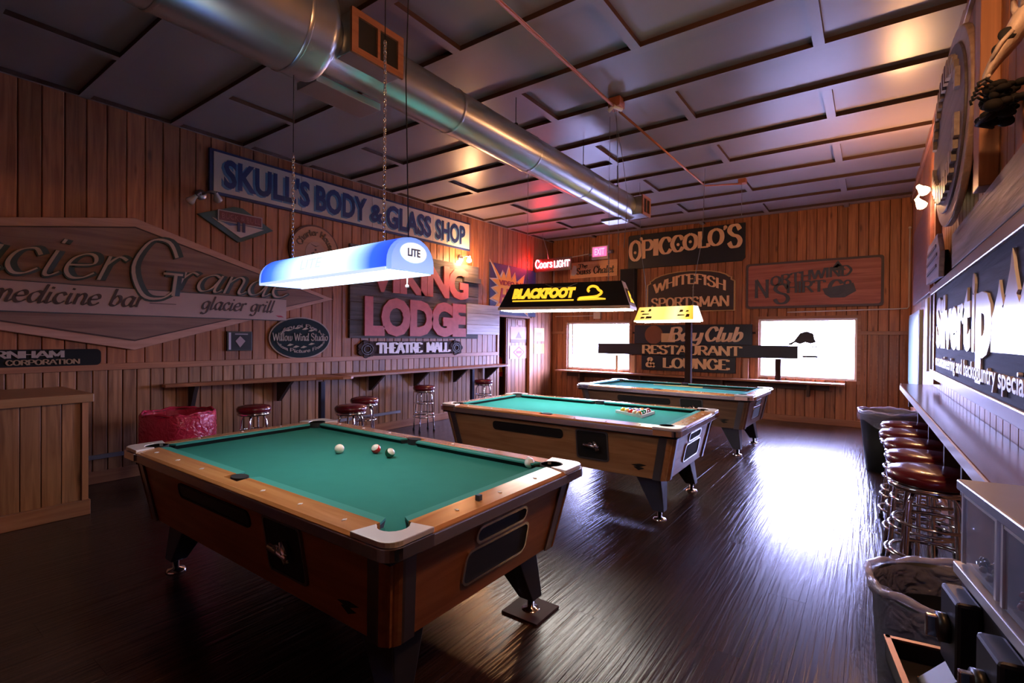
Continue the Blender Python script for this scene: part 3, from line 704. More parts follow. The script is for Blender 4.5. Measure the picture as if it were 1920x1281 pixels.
m.tube([(-.2, -.11, hh-.01), (-.1, -.14, hh-.05), (.05, -.14, hh-.05), (.15, -.11, hh-.01)], .004, 5)
m.build('chain', M_grey, LB, kind='stuff')

LC = root('billiard_lamp', (-2.28, 6.86, 1.715), 'small yellow beer lamp hanging over the farthest pool table', 'lamp', rz=radians(-8))
bx_, by_, tx_, ty_, hh = .43, .15, .395, .07, .185
MB().loft([Bq(bx_, by_, .0), Bq(tx_, ty_, hh)]).build('shade', glow_print('lit_yellow_shade', [(0, (1, .62, .08)), (.25, (1, .80, .25)), (.5, (1, .85, .2)), (.7, (1, .95, .5)), (.9, (1, .7, .1)), (.97, (1, .55, .05)), (1, (1, .25, .02))], 1.08, 'X', .43), LC)
MB().box(-bx_-.005, bx_+.005, -by_-.005, by_+.005, -.025, 0).build('lower_edge', glow('lamp_c_lip', (1, .85, .6), 1.3), LC)
MB().box(-bx_+.02, bx_-.02, -by_+.02, by_-.02, -.030, -.0255).build('diffuser', glow('warm_tube2', (1, .93, .82), 24), LC)
m = MB().loft([[(bx_+w, -by_, 0), (bx_+w, by_, 0), (tx_+w, ty_, hh), (tx_+w, -ty_, hh)] for w in (.001, .006)]); m.build('end_panel', glow('lamp_c_end', (1, .93, .85), 1.1), LC)
m = MB()
for (u0, u1, v0, v1) in ((-.36, -.30, .115, .135), (-.24, -.20, .12, .155), (-.33, -.22, .075, .09), (-.34, -.28, .02, .045), (-.26, -.17, .02, .05), (.20, .30, .05, .065), (.22, .27, .10, .13), (.32, .37, .03, .07), (.31, .35, .10, .12)):
    m.prism([(u0, v0), (u1, v0+.005), (u1, v1), (u0+.01, v1+.004)], 0, .003)
m.v = [(v[0], -(by_+(ty_-by_)*v[1]/hh)-.002-v[2], v[1]) for v in m.v]; m.build('printed_figures', pbr('brown_print', (.12, .06, .03), .5), LC)
m = MB()
for x, d in ((-.33, -.10), (.36, .12)): chain(m, x, 0, hh, hh+.25); m.tube([(x, 0, hh+.25), (x+d, 0, 1.1), (x+d*1.2, 0, ZC-1.715)], .0035, 5)
m.build('chain', M_grey, LC, kind='stuff')

# ------------------------------------------------------------------ ceiling duct, pipe
DX, DZ, DR = -2.71, 3.24, .17
D = root('air_duct', (DX, 4, DZ), 'round galvanised duct with two square registers under the ceiling', 'air duct')
m = MB(); m.lathe([(DR, -1.95), (DR, 2.45)], 32, mi=0); m.v = [(v[0], v[2], v[1]) for v in m.v]; m.build('small_pipe', M_galv, D)
m = MB(); m.lathe([(.27, -6.0), (.27, -2.32), (.262, -2.28), (.19, -2.24), (DR, -2.22), (DR, -1.9)], 36); m.v = [(v[0], v[2], v[1]) for v in m.v]; m.build('large_pipe', M_galv, D)
for y in (-4.1, -3.1, -2.45, -1.1, 0, 1.1, 2.1):
    r = (.27 if y < -2.4 else DR)+.003
    m = MB().lathe([(r, y-.012), (r+.003, y), (r, y+.012)], 32); m.v = [(v[0], v[2], v[1]) for v in m.v]; m.build('seam_ring', M_galv, D)
def register(y0, y1):
    hx = .25; m = MB().box(-.10, hx, y0, y1, -.13, .11); g = m.build('register_box', M_galv, D, bevel=.004)
    f = MB()
    for a in ((y0-.01, y0+.035, -.14, .12), (y1-.035, y1+.01, -.14, .12), (y0+.035, y1-.035, -.14, -.10), (y0+.035, y1-.035, .08, .12), ((y0+y1)/2-.01, (y0+y1)/2+.01, -.10, .08)): f.box(hx, hx+.018, a[0], a[1], a[2], a[3])
    f.build('register_frame', M_trim, g); MB().box(hx, hx+.004, y0+.02, y1-.02, -.11, .09).build('register_opening', M_dark, g)
register(-2.20, -1.83); register(2.33, 2.60)
MB().box(-.30, 0, 2.25, 2.50, -.19, -.15).build('collar', M_galv, D, bevel=.004); MB().box(-.32, -.1, -2.2, -1.7, -.2, -.15).build('collar', M_galv, D, bevel=.004)
for y in (-.2, 1.15, 2.1):
    m = MB().tube([(0, y, DR), (0, y, ZC-DZ)], .004, 6); m.box(-.015, .015, y-.012, y+.012, DR-.005, DR+.05); m.build('hanger', M_dark, D)
P = root('sprinkler_pipe', (-1.98, 0, 3.64), 'thin copper-coloured conduit running along the ceiling between tables and wall', 'pipe')
MB().tube([(0, -2.4, 0), (0, 4.35, 0)], .014, 8).tube([(0, 4.5, 0), (.05, 7.3, .0), (.06, 7.36, 0), (.5, 7.55, 0)], .012, 8).build('conduit', M_pipe, P)
MB().box(-.06, .06, 4.36, 4.48, .0, .09).box(.46, .56, 7.50, 7.60, .0, .09).build('junction_box', M_pipe, P, bevel=.005)
MB().tube([(-.05, 4.35, -.04), (0, 4.36, 0), (.04, 4.45, -.01)], .02, 8).build('clamp', M_white, P)
m = MB().tube([(-.02, 4.42, 0), (-.05, 4.7, -.4), (-.12, 5.0, -.7), (-.2, 5.1, -1.2)], .003, 5).tube([(.0, 4.42, 0), (.02, 4.44, -.7), (.02, 4.45, -1.3)], .003, 5).tube([(.5, 7.55, 0), (.5, 7.56, -.45)], .003, 5); m.build('dangling_cord', M_grey, P)

# ------------------------------------------------------------------ flood lamps on the walls
M_bulb = glow('lit_bulb', (1, .62, .30), 60); M_off = pbr('bulb_off', (.6, .6, .66), .15, .2, trans=.3)
def flood(loc, label, basis, lit, heads=((-.12, -.05), (.12, .03)), lab=None):
    f = root('flood_lamp', loc, label, 'lamp', 'twin flood lamps on the walls', basis=basis)
    MB().lathe([(0, .0), (.055, .0), (.055, .03), (0, .03)], 20).build('mounting_box', M_grey, f)
    for hx, hy in heads:
        arm = MB().tube([(0, 0, .02), (hx*.4, hy*.4+.02, .12), (hx*.8, hy, .15)], .012, 8).build('arm', M_grey, f)
        m = MB().lathe([(.02, 0), (.024, .03), (.042, .075), (.047, .10), (.03, .118), (0, .122)], 20)
        M = Matrix.Translation((hx*.8, hy, .15)) @ Matrix.Rotation(radians(125), 4, 'X') @ Matrix.Rotation(radians(30 if hx > 0 else -30), 4, 'Y')
        m.v = [tuple(M @ Vector(v)) for v in m.v]; m.build('bulb', M_bulb if lit else M_off, f)
    if lit:
        l = bpy.data.lights.new('bulb_light', 'POINT'); l.energy = BULB_POWER; l.color = (1, .47, .20); l.shadow_soft_size = .05
        o = bpy.data.objects.new('bulb_light', l); COL.objects.link(o); o.parent = f; o.location = (.0, -.06, .28)
    return f
flood((XL, 2.48, 3.02), 'unlit twin flood lamp beside the long blue-lettered sign', 'left', False)
flood((XL, 6.82, 2.90), 'lit flood lamp glowing over the pink-lettered plank sign', 'left', True)
flood((XR, 6.55, 2.98), 'lit flood lamp on the wall opposite, by the oval sign', 'right', True)
flood((XR, 1.75, 3.15), 'lit flood lamp above the animal skull', 'right', True)

# ------------------------------------------------------------------ signs on the left wall
def sign(name, wall, a, z, label, cat='sign', off=.0, group=None):
    off += .002; loc = {'left': (XL+off, a, z), 'back': (a, YB-off, z), 'right': (XR-off, a, z)}[wall]
    return root(name, loc, label, cat, group, basis=wall)
M_navy = pbr('navy_paint', (.012, .03, .13), .45); M_sky = pbr('blue_shadow_paint', (.10, .24, .42), .5)
s = sign('shop_sign', 'left', 4.81, 3.315, 'long white sign with navy shaded capitals below the ceiling')
MB().box(-2.25, 2.25, -.255, .255, 0, .04).build('frame', M_navy, s)
M_sgn = pbr('cream_enamel', (.62, .56, .50), .45, var=.06, nscale=2)
for x0, x1 in ((-2.21, -1.14), (-1.135, .0), (.005, 1.27), (1.275, 2.22)): MB().box(x0, x1, -.225, .225, .04, .048).build('panel', M_sgn, s)
for dx, mt, z in ((-.03, M_sky, .0495), (0, M_navy, .0525)):
    m = MB()
    for wd, x0, x1, y0, y1 in (("SKULL'S", -2.10, -1.02, -.16, .18), ('BODY', -.93, -.10, -.175, .17), ('&', -.03, .21, -.14, .12), ('GLASS', .27, 1.23, -.18, .175), ('SHOP', 1.34, 2.10, -.175, .17)):
        text(m, wd, x0+dx, x1+dx, y0+(dx and -.022), y1+(dx and -.022), .046, z, off=.03)
    m.build('lettering' if not dx else 'letter_shadow', mt, s)

s = sign('diamond_sign', 'left', 2.88, 2.76, 'small teal diamond sign with a red name bar across it')
dm = [(-.44, .04), (-.05, .20), (.05, .20), (.42, .0), (.05, -.19), (-.0, -.21)]
MB().prism(dm, 0, .035).build('board', pbr('teal_paint', (.03, .085, .10), .5), s)
MB().prism([(-.30, .03), (.30, -.01), (.02, -.155)], .035, .043).build('snow_field', pbr('pale_paint', (.55, .48, .50), .5), s)
MB().prism([(-.28, .025), (-.05, .05), (.28, -.01), (.06, .0), (-.1, -.03)], .043, .046).build('blue_band', pbr('mid_blue', (.10, .16, .36), .5), s)
MB().box(-.24, .27, .0, .13, .045, .062).build('bar_border', pbr('bar_border', (.42, .36, .38), .5), s); MB().box(-.225, .255, .013, .117, .062, .068).build('bar', pbr('oxblood', (.14, .02, .03), .5), s)
m = MB(); text(m, 'BUCK & BULL', -.205, .235, .035, .095, .068, .072, off=.02); m.build('lettering', pbr('bar_letters', (.30, .12, .13), .5), s)
m = MB().box(-.03, 0, -.09, .02, .068, .075).box(.03, .06, -.09, .02, .068, .075); m.build('skis', M_navy, s)

s = sign('round_sign', 'left', 3.88, 2.60, 'round tan wooden sign with a cartoon face, arched lettering, behind the blue lamp')
MB().prism(ell(.37, .345), 0, .03).build('rim', pbr('dark_rim', (.07, .02, .01), .6), s)
MB().prism(ell(.345, .32), .03, .042).build('board', wood('tan_board', (.34, .15, .07), (.42, .20, .10), 0, .5), s)
m = MB(); pen(m, 'Charter House', 0, 1, 0, 1, .042, .05, 1.9, .9, .3, warp=arc_warp(0, 0, .20, radians(168), radians(5), .085))
m.build('lettering', pbr('brown_letters', (.10, .05, .02), .5), s)
m = MB().prism(ell(.15, .16, 24, 0, -.04), .042, .046); m.build('face_disc', pbr('flesh_tan', (.40, .22, .15), .5), s)
m = MB(); m.prism([(-.07, .08), (0, .06), (.07, .08), (0, .05)], .046, .05); m.prism(ell(.014, .014, 10, 0, .01), .046, .05); m.prism([(-.07, -.04), (-.03, -.02), (0, -.06), (.03, -.02), (.07, -.04), (.04, -.09), (0, -.07), (-.04, -.09)], .046, .05)
m.build('face_features', pbr('dark_brown_paint', (.05, .02, .01), .5), s)

# big carved hexagon sign
s = sign('carved_sign', 'left', 1.86, 1.965, 'huge hexagonal carved wooden sign with script lettering and a pale banner')
hexo = [(-2.5, 0), (-2.35, .22), (0, .67), (2.30, .0), (0, -.67), (-2.35, -.22)]
MB().prism(hexo, 0, .04).build('frame', wood('pale_frame', (.36, .19, .13), (.44, .25, .18), 0, .5), s, bevel=.006)
MB().prism(scl(hexo, .93, .86), .036, .046).build('board', wood('carved_plank', (.20, .105, .075), (.30, .175, .125), 0, .6, 20, .4), s)
m = MB(); ringp(m, scl(hexo, .935, .865), scl(hexo, .925, .845), .046, .05); m.build('groove', pbr('brown_line', (.05, .02, .015), .6), s)
MB().box(-2.2, 1.60, -.315, -.055, .046, .066).build('banner', pbr('banner_pink', (.44, .33, .30), .5), s)
MB().box(-2.2, 1.60, -.052, -.045, .046, .062).box(-2.2, 1.60, -.325, -.316, .046, .062).build('banner_lines', pbr('grey_line', (.07, .08, .08), .6), s)
M_sage = pbr('sage_green', (.022, .050, .048), .6); M_cream = pbr('letter_cream', (.46, .36, .28), .6)
for d, mt, z, tk in ((0, M_sage, .068, 2.3), (.012, M_cream, .0715, .85)):
    m = MB()
    pen(m, 'lacier', -1.42, -.12, .01, .40, .046, z, tk*.75, .7 if not d else .25, .55, slant=.30, dx=-d*1.6, dy=0)
    pen(m, 'rande', .34, 1.62, -.03, .33, .046, z, tk*.75, .7 if not d else .25, .55, slant=.30, dx=-d*1.6, dy=0)
    pen(m, 'G', -.10, .42, -.15, .64, .046, z+.004, tk*.62, .6 if not d else .2, .55, slant=.12, dx=-d*1.6)
    m.build('lettering', mt, s)
for wd, x0, x1, yb, H in (('medicine bar', -1.05, .06, -.235, .17), ('glacier grill', .60, 1.42, -.225, .15)): m = MB(); pen(m, wd, x0, x1, yb, H, .066, .07, 1.5, .5, .6, slant=.30); m.build('banner_lettering', pbr('dark_ink', (.03, .015, .02), .5), s)
MB().box(.12, .36, -.19, -.184, .066, .07).build('dash', pbr('dark_ink', (0,0,0)), s)
MB().prism([(1.46, -.26), (1.50, -.28), (1.57, -.28), (1.53, -.26)], .066, .068).build('red_mark', pbr('red_ink', (.4, .02, .06), .5), s)

s = sign('oval_sign', 'left', 3.69, 1.425, 'dark green oval sign with pale rim and centre lettering')
MB().prism(ell(.435, .275), 0, .028).build('rim', pbr('oval_rim', (.30, .22, .16), .5), s)
MB().prism(ell(.415, .258), .028, .034).build('board', pbr('oval_green', (.014, .026, .030), .8, spec=.15), s)
m = MB(); pen(m, 'Willow Wind Studio', -.39, .39, -.035, .10, .034, .040, 1.6, .7, .4)
pen(m, 'Custom Picture Framing', 0, 1, 0, 1, .034, .039, 1.9, 1, .2, warp=lambda u, w: (-.34*cos(pi*u*.94+.09), -.165*sin(pi*u*.94+.09)+(w-.6)*.045))
pen(m, 'Gallery of Fine Art'.replace('f F', 'r F').replace('Gallery or', 'Gallery oi'), 0, 1, 0, 1, .034, .039, 1.9, 1, .2, warp=lambda u, w: (-.30*cos(pi*u*.94+.09), .15*sin(pi*u*.94+.09)+(w-.2)*.045))
m.build('lettering', pbr('oval_letters', (.32, .26, .20), .5), s)
m = MB()
for x, y in ((-.18, .10), (-.06, .13), (.05, .12), (.14, .10), (-.16, -.09), (-.08, -.115), (.03, -.12), (.14, -.08)): m.prism([(x-.045, y-.01), (x, y+.018), (x+.05, y+.005), (x, y-.012)], .034, .038)
m.build('painted_leaves', pbr('leaf_paint', (.36, .29, .18), .5), s)

s = sign('picture_frame', 'left', 2.905, 1.385, 'small black framed picture hanging under the carved sign', 'picture')
MB().box(-.145, .145, -.115, .115, 0, .03).build('frame', M_black, s, bevel=.003)
MB().box(-.13, .13, -.10, .10, .03, .033).build('print', pbr('dim_print', (.03, .035, .04), .6, spec=.2), s)
MB().box(-.13, -.105, -.10, .10, .033, .036).build('white_strip', pbr('strip', (.5, .46, .55), .4), s); MB().box(-.06, .09, .075, .09, .033, .036).build('caption_strip', pbr('cap_strip', (.25, .22, .25), .4), s)
m = MB(); m.prism([(-.055, 0), (0, .06), (.06, .0), (0, -.075)], .033, .037); m.build('emblem', pbr('faded_pink', (.34, .25, .27), .5), s)

s = sign('name_board', 'left', .95, 1.235, 'dark rounded plank sign with two rows of raised capitals')
m = MB(); m.prism(rrect(-.9, .64, -.08, .075, .04), 0, .035); m.build('board', pbr('burnham_black', (.016, .018, .018), .8, spec=.15), s)
m = MB(); pen(m, 'BURNHAM', -.27, .37, .0, .062, .035, .043, 2.4, 1.0, 0, .9); m.build('lettering', pbr('dull_silver', (.42, .35, .30), .5), s)
m = MB(); pen(m, 'CORPORATION', -.02, .48, -.062, .045, .035, .041, 2.2, 1.0, 0, .8); m.build('lettering', pbr('dull_gold', (.34, .22, .12), .5), s)

# plank sign with pink letters
s = sign('plank_sign', 'left', 5.87, 2.11, 'weathered grey plank sign with large pink carved letters')
M_gw = wood('weathered_plank', (.045, .04, .038), (.13, .115, .11), 0, .75, 24, .5, rand=.2)
for k, (z0, z1) in enumerate(((-.68, -.42), (-.415, -.155), (-.15, .10), (.105, .345), (.35, .68))):
    MB().box(-1.44, 1.44 if k > 1 else 1.44, z0, z1, 0, .04+.004*(k % 2)).build('plank', M_gw, s, bevel=.004)
M_gwl = wood('painted_lit_plank', (.45, .45, .50), (.75, .75, .80), 0, .5, 24, .3, rand=.15)  # window light on the grey plank wood, put into a much paler colour
for z0, z1 in ((-.60, -.42), (-.415, -.21), (-.205, -.03)): MB().box(1.09, 2.085, z0, z1, .044, .064).build('lit_tint_plank', M_gwl, s, bevel=.003)
m = MB(); text(m, 'VIKING', -1.15, 1.12, .02, .59, .04, .07, off=.045, space=.9); text(m, 'LODGE', -1.20, 1.06, -.655, -.05, .04, .07, off=.06, space=.95)
for x, y in ((-.78, -.42), (-.42, -.30), (.12, -.30), (.50, -.36), (.86, -.30)): m.prism(ell(.055, .05, 14, x, y), .04, .069)
m.build('lettering', pbr('faded_pink_paint', (.52, .13, .13), .6, var=.25, nscale=12), s)
MB().box(.98, 1.46, .36, .45, .046, .09).build('top_cleat', M_gw, s)

s = sign('scroll_sign', 'left', 5.72, 1.265, 'dark scroll-ended sign with raised white capitals over the ledge')
sc_ = rrect(-.86, .86, -.105, .115, .02, 2)
MB().prism(sc_, 0, .035).build('board', pbr('scroll_dark', (.035, .020, .020), .8, spec=.2), s, bevel=.003)
for sx in (1, -1):
    m = MB().prism(ell(.16, .125, 20, sx*.98, 0), 0, .036)
    for a in range(7):
        an = radians(a*52); m.prism(ell(.045, .038, 10, sx*.98+.13*cos(an), .10*sin(an)), 0, .045)
    se = m.build('scroll_end', pbr('scroll_carving', (.055, .034, .032), .8, spec=.2), s)
    for r in (.10, .06): m = MB(); ringp(m, ell(r+.01, (r+.01)*.8, 20, sx*.98, 0), ell(r-.006, (r-.006)*.8, 20, sx*.98, 0), .035, .05); m.build('carved_curl', pbr('curl_dark', (.03, .02, .02), .5), se)
m = MB(); pen(m, 'THEATRE', -.80, .12, -.07, .165, .035, .05, 3.3, 1.0, 0, .7); pen(m, 'MALL', .24, .80, -.07, .165, .035, .05, 3.3, 1.0, 0, .7); m.build('lettering', pbr('bright_white', (.80, .80, .84), .4), s)

# sunburst sign
s = sign('sunburst_sign', 'left', 8.52, 2.42, 'navy sign with a jagged yellow sunburst and dark red letters')
MB().box(-.84, .80, -.50, .52, 0, .03).build('board', pbr('burst_navy', (.02, .025, .09), .5), s)
st = [(-.84, .56), (-.52, .25), (-.42, .40), (-.34, .26), (-.22, .52), (-.14, .24), (.0, .40), (.05, .2), (.35, .38), (.3, .16), (.75, .18), (.42, .02), (.78, -.12), (.4, -.2), (.5, -.5), (.1, -.30), (-.2, -.42), (-.36, -.34), (-.82, -.54), (-.60, -.26), (-.84, -.20), (-.62, -.08), (-.80, .02), (-.60, .08), (-.84, .20), (-.6, .22)]
MB().prism(scl(st, 1.03), .03, .036).build('burst_edge', pbr('burst_white', (.6, .5, .4), .5), s); MB().prism(scl(st, .94), .036, .042).build('burst', pbr('burst_yellow', (.75, .32, .03), .5), s)
m = MB(); text(m, 'VIDEO-RAMA', -.56, .52, .10, .20, .042, .048, off=.03); text(m, 'HITS', -.55, .30, -.28, .04, .042, .048, off=.03, shear=.2); m.build('lettering', pbr('burst_red', (.30, .02, .02), .5), s)

# posters by the doorway
def poster(name, x, a, z, w, h, label, mat, extra=None):
    p = root(name, (x, a, z), label, 'poster', basis='left'); MB().box(-w/2, w/2, -h/2, h/2, 0, .006).build('sheet', mat, p)
    if extra: extra(p)
    return p
M_pp = pbr('pinkish_paper', (.80, .52, .45), .6)
def e1(p): 
    MB().box(-.29, .29, -.17, -.10, .006, .008).build('text_band', pbr('grey_ink', (.22, .13, .13), .6), p)
    MB().prism([(-.12, -.08), (0, .07), (.05, .0), (.12, -.08)], .006, .008).build('mountain_print', pbr('grey_ink', (0,0,0)), p)
def e2(p):
    m = MB(); ringp(m, [(-.22, 0), (0, .13), (.22, 0), (0, -.14)], [(-.17, 0), (0, .095), (.17, 0), (0, -.10)], .006, .009); m.prism([(-.10, -.03), (-.10, .03), (.10, .03), (.10, -.03)], .006, .009); m.build('diamond_print', pbr('maroon_ink', (.25, .04, .04), .6), p)
poster('poster', XL-.05, 8.79, 1.52, .60, .34, 'pale printed poster with a mountain on the brown door', M_pp, e1)
poster('poster', XL-.05, 8.80, 1.145, .66, .28, 'pale poster with a maroon diamond, taped lower on the door', M_pp, e2)
poster('poster', XL-.05, 8.83, 1.78, .16, .10, 'tiny pale notice above the posters on the door', M_pp)
poster('poster', XL+.005, 9.52, 1.53, .42, .30, 'pale yellow notice with dark print near the corner', pbr('cream_yellow', (.62, .42, .14), .6), lambda p: MB().box(-.12, .10, -.08, .05, .006, .008).build('print_block', pbr('olive_ink', (.30, .22, .06), .6), p))
poster('poster', XL+.005, 9.52, 1.21, .42, .22, 'deep yellow notice fixed below the paler one', pbr('deep_yellow', (.75, .36, .03), .6), lambda p: MB().box(-.08, .10, -.05, .05, .006, .008).build('print_block', pbr('brown_ink', (.40, .18, .02), .6), p))
fx = root('fire_extinguisher', (-6.46, 8.52, .62), 'red fire extinguisher hanging in the dark doorway', 'extinguisher')
MB().lathe([(0, 0), (.07, 0), (.075, .03), (.075, .34), (.05, .40), (.02, .42), (0, .42)], 20).build('cylinder_body', pbr('ext_red', (.55, .02, .02), .3), fx)
MB().lathe([(.076, .10), (.076, .22)], 20).build('label_band', pbr('ext_orange', (.8, .30, .02), .4), fx); MB().tube([(0, 0, .42), (0, 0, .47), (.06, 0, .48)], .012, 8).tube([(0, 0, .46), (.09, 0, .40), (.09, 0, .15)], .01, 8).build('hose', M_black, fx)

# ------------------------------------------------------------------ signs on the back wall
s = sign('exit_sign', 'back', -4.86, 3.35, 'small lit pink EXIT sign on its white box', 'exit sign')
MB().box(-.20, .20, -.15, .15, 0, .06).build('housing', pbr('exit_housing', (.65, .55, .50), .4), s, bevel=.006)
MB().box(-.17, .17, -.085, .125, .06, .066).build('face', glow('exit_face', (1, .16, .42), 1.1), s)
m = MB(); text(m, 'EXIT', -.12, .12, -.055, .095, .066, .069, off=.02); m.build('lettering', glow('exit_letters', (1, .55, .85), 1.0), s)
MB().tube([(-.20, -.02, .03), (-.27, -.03, .04)], .03, 10).tube([(.20, 0, .03), (.30, .0, .05)], .04, 10).build('lamp_heads', M_grey, s)
s = sign('wall_conduit', 'back', -5.6, 3.28, 'thin pale conduit leading to the lit exit sign', 'conduit')
MB().tube([(-.45, -.55, .02), (-.45, .0, .02), (.46, .07, .02)], .010, 8).build('pipe_run', M_pale, s)
s = sign('wall_conduit', 'back', -.3, 1.97, 'thin white conduit under the faded red sign, turning up at the corner', 'conduit')
MB().tube([(-.9, -.02, .02), (.78, .0, .02), (.80, .03, .02), (.80, 1.26, .02)], .010, 8).build('pipe_run', M_pale, s); MB().sphere((.80, 1.28, .02), .022, 10, 6).build('end_knob', M_pale, s)
s = sign('wall_conduit', 'back', -5.0, 1.96, 'thin pale conduit with a small box above the window by the corner', 'conduit')
MB().tube([(-1.0, -.0, .02), (.15, 0, .02)], .008, 8).build('pipe_run', M_pale, s); MB().box(-.0, .16, -.07, .07, 0, .05).build('socket_box', M_pale, s)
s = sign('chalet_sign', 'back', -5.03, 3.0, 'tan wooden sign with dark lettering below the exit sign')
MB().box(-.58, .58, -.18, .18, 0, .03).build('board', wood('chalet_tan', (.80, .38, .16), (.90, .50, .24), 0, .5), s, bevel=.004)
m = MB(); pen(m, 'The', -.36, -.14, .05, .085, .03, .038, 1.8, .9, .3); pen(m, 'Swiss', -.42, -.06, -.10, .15, .03, .038, 1.7, .8, .3, slant=.1); pen(m, 'Chalet', .0, .50, -.10, .16, .03, .038, 1.7, .8, .3, slant=.1); m.build('lettering', pbr('chalet_ink', (.08, .05, .03), .5), s)
MB().prism([(-.56, -.10), (-.50, .12), (-.42, .10), (-.40, -.06), (-.48, -.12)], .03, .036).build('painted_peak', M_white, s)
s = sign('wall_speaker', 'back', -4.17, 2.51, 'tall black speaker on the back wall beside the arched sign', 'speaker')
MB().box(-.16, .16, -.42, .42, 0, .16).build('cabinet', pbr('speaker_black', (.018, .02, .024), .6), s, bevel=.008); MB().box(-.14, .14, -.40, .40, .16, .168).build('grille', M_dark, s)

M_gold = pbr('sign_gold', (.85, .53, .30), .5); M_sblk = pbr('sign_black', (.012, .014, .022), .45)
s = sign('restaurant_sign', 'back', -3.05, 3.29, 'black sign with big tan ornate capitals just under the ceiling')
MB().prism([(-1.15, -.36), (1.09, -.36), (1.15, -.30), (1.15, .35), (1.08, .35), (-1.12, .35), (-1.15, .32)], 0, .045).build('board', M_sblk, s, bevel=.005)
m = MB()
for ch, x0, x1, y0, H in (('O', -1.12, -.84, -.19, .42), ('P', -.84, -.60, -.16, .38), ('I', -.60, -.48, -.12, .34), ('C', -.49, -.22, -.10, .33), ('C', -.24, .02, -.08, .32), ('O', .01, .30, -.07, .32), ('L', .30, .51, -.05, .32), ('O', .49, .78, -.03, .32), ('S', .84, 1.10, -.10, .43)):
    pen(m, ch, x0, x1, y0, H, .045, .062, 2.3, .9, 0, 1.1)
for x, y, r in ((-.86, .26, .032), (-.84, .23, .02), (.80, .30, .034), (.785, .265, .02), (-.99, -.02, .03), (-.09, .06, .03), (.15, .09, .03)): m.prism(ell(r, r, 12, x, y), .045, .06)
m.build('lettering', M_gold, s)
s = sign('arched_sign', 'back', -2.925, 2.40, 'arched dark brown sign with gold outline and curved capitals')
arch = [(-.86, -.40), (.86, -.40), (.86, .17), (.80, .20), (.80, .25)]+[(.78*cos(radians(a))*1.0, .22+.20*sin(radians(a))) for a in range(10, 171, 16)]+[(-.80, .25), (-.80, .20), (-.86, .17)]
MB().prism(arch, 0, .03).build('rim', pbr('gold_rim', (.50, .30, .12), .5), s); MB().prism(scl(arch, .965, .955), .03, .036).build('board', pbr('sportsman_brown', (.040, .026, .028), .5), s)
m = MB(); pen(m, 'WHITEFISH', 0, 1, 0, 1, .036, .05, 2.0, .9, 0, .9, warp=lambda u, w: (-.70+1.40*u, .0+.17*sin(pi*u)-.02+w*.20)); pen(m, 'SPORTSMAN', -.76, .76, -.31, .20, .036, .05, 2.0, .9, 0, .9); m.build('lettering', M_gold, s)
s = sign('faded_sign', 'back', -.85, 2.44, 'faded red wooden sign with weathered grey lettering above the window')
MB().prism(rrect(-1.03, 1.03, -.415, .415, .05), 0, .035).build('frame', pbr('faded_frame', (.075, .055, .06), .6), s); MB().prism(rrect(-.99, .99, -.375, .375, .04), .03, .038).build('board', wood('faded_red', (.20, .055, .040), (.33, .11, .08), 0, .55, 20, .4), s)
M_fg = pbr('faded_grey_green', (.055, .065, .085), .6, var=.4, nscale=8)
m = MB(); pen(m, 'N', -.88, -.64, -.22, .33, .038, .05, 1.6, .7, 0, .9); pen(m, 'ORTHWIND', 0, 1, 0, 1, .038, .05, 1.9, .9, 0, .8, warp=lambda u, w: (-.62+1.22*u, -.02+.13*u+w*.17+.02*sin(pi*u)))
pen(m, 'S', -.58, -.30, -.34, .36, .038, .05, 1.6, .8, 0, 0); pen(m, 'HIRT', -.36, .22, -.15, .20, .038, .05, 1.9, .9, 0, .8); pen(m, 'C', .26, .48, -.20, .24, .038, .05, 2, .9, 0, 0); pen(m, 'o', .48, .60, -.08, .18, .038, .05, 1.6, .8, 0, 0); m.build('lettering', M_fg, s)
m = MB()
for x, y, w in ((.40, .30, .08), (.40, .25, .12)): m.prism([(x-w, y-.05), (x+w, y-.05), (x, y+.07)], .038, .046)
m.prism([(.18, -.10), (.62, -.02), (.66, -.16), (.5, -.26), (.3, -.26), (.22, -.2)], .038, .041); m.build('tree_emblem', M_fg, s)
s = sign('club_sign', 'back', -2.905, 1.27, 'black sign of three stacked boards, cream script over capitals, the middle board crossing the windows')
MB().box(-1.14, 1.14, .085, .47, 0, .035).build('upper_board', pbr('club_navy', (.014, .022, .045), .45), s, bevel=.004)
MB().box(-1.98, 1.88, -.15, .08, .0, .04).build('middle_board', pbr('club_black', (.012, .014, .022), .5), s, bevel=.004)
MB().box(-.98, .86, -.46, -.155, 0, .035).build('lower_board', pbr('club_black', (.012, .014, .022), .5), s, bevel=.004)
MB().prism(ell(.19, .19, 24, -.72, .27), .035, .042).build('sun_disc', pbr('rust_disc', (.22, .08, .045), .5), s); MB().box(-.56, -.28, .12, .30, .042, .05).build('tag_plate', pbr('tag_tan', (.70, .48, .26), .5), s)
m = MB(); pen(m, 'Bay', -.42, .24, .15, .27, .035, .05, 2.2, 1.0, .2, slant=.2); pen(m, 'Club', .28, .96, .15, .27, .035, .05, 2.2, 1.0, .2, slant=.2); m.build('script', pbr('cream_script', (.80, .58, .40), .5), s)
M_cg = pbr('club_gold', (.85, .58, .32), .5)
m = MB(); pen(m, 'RESTAURANT', -.96, .96, -.125, .18, .04, .052, 2.2, .9, 0, .9); m.build('lettering', M_cg, s)
m = MB(); pen(m, '&', -.88, -.68, -.40, .20, .035, .047, 2.2, 1, 0, 0); pen(m, 'LOUNGE', -.52, .74, -.40, .20, .035, .047, 2.3, .9, 0, .9); m.build('lettering', M_cg, s)
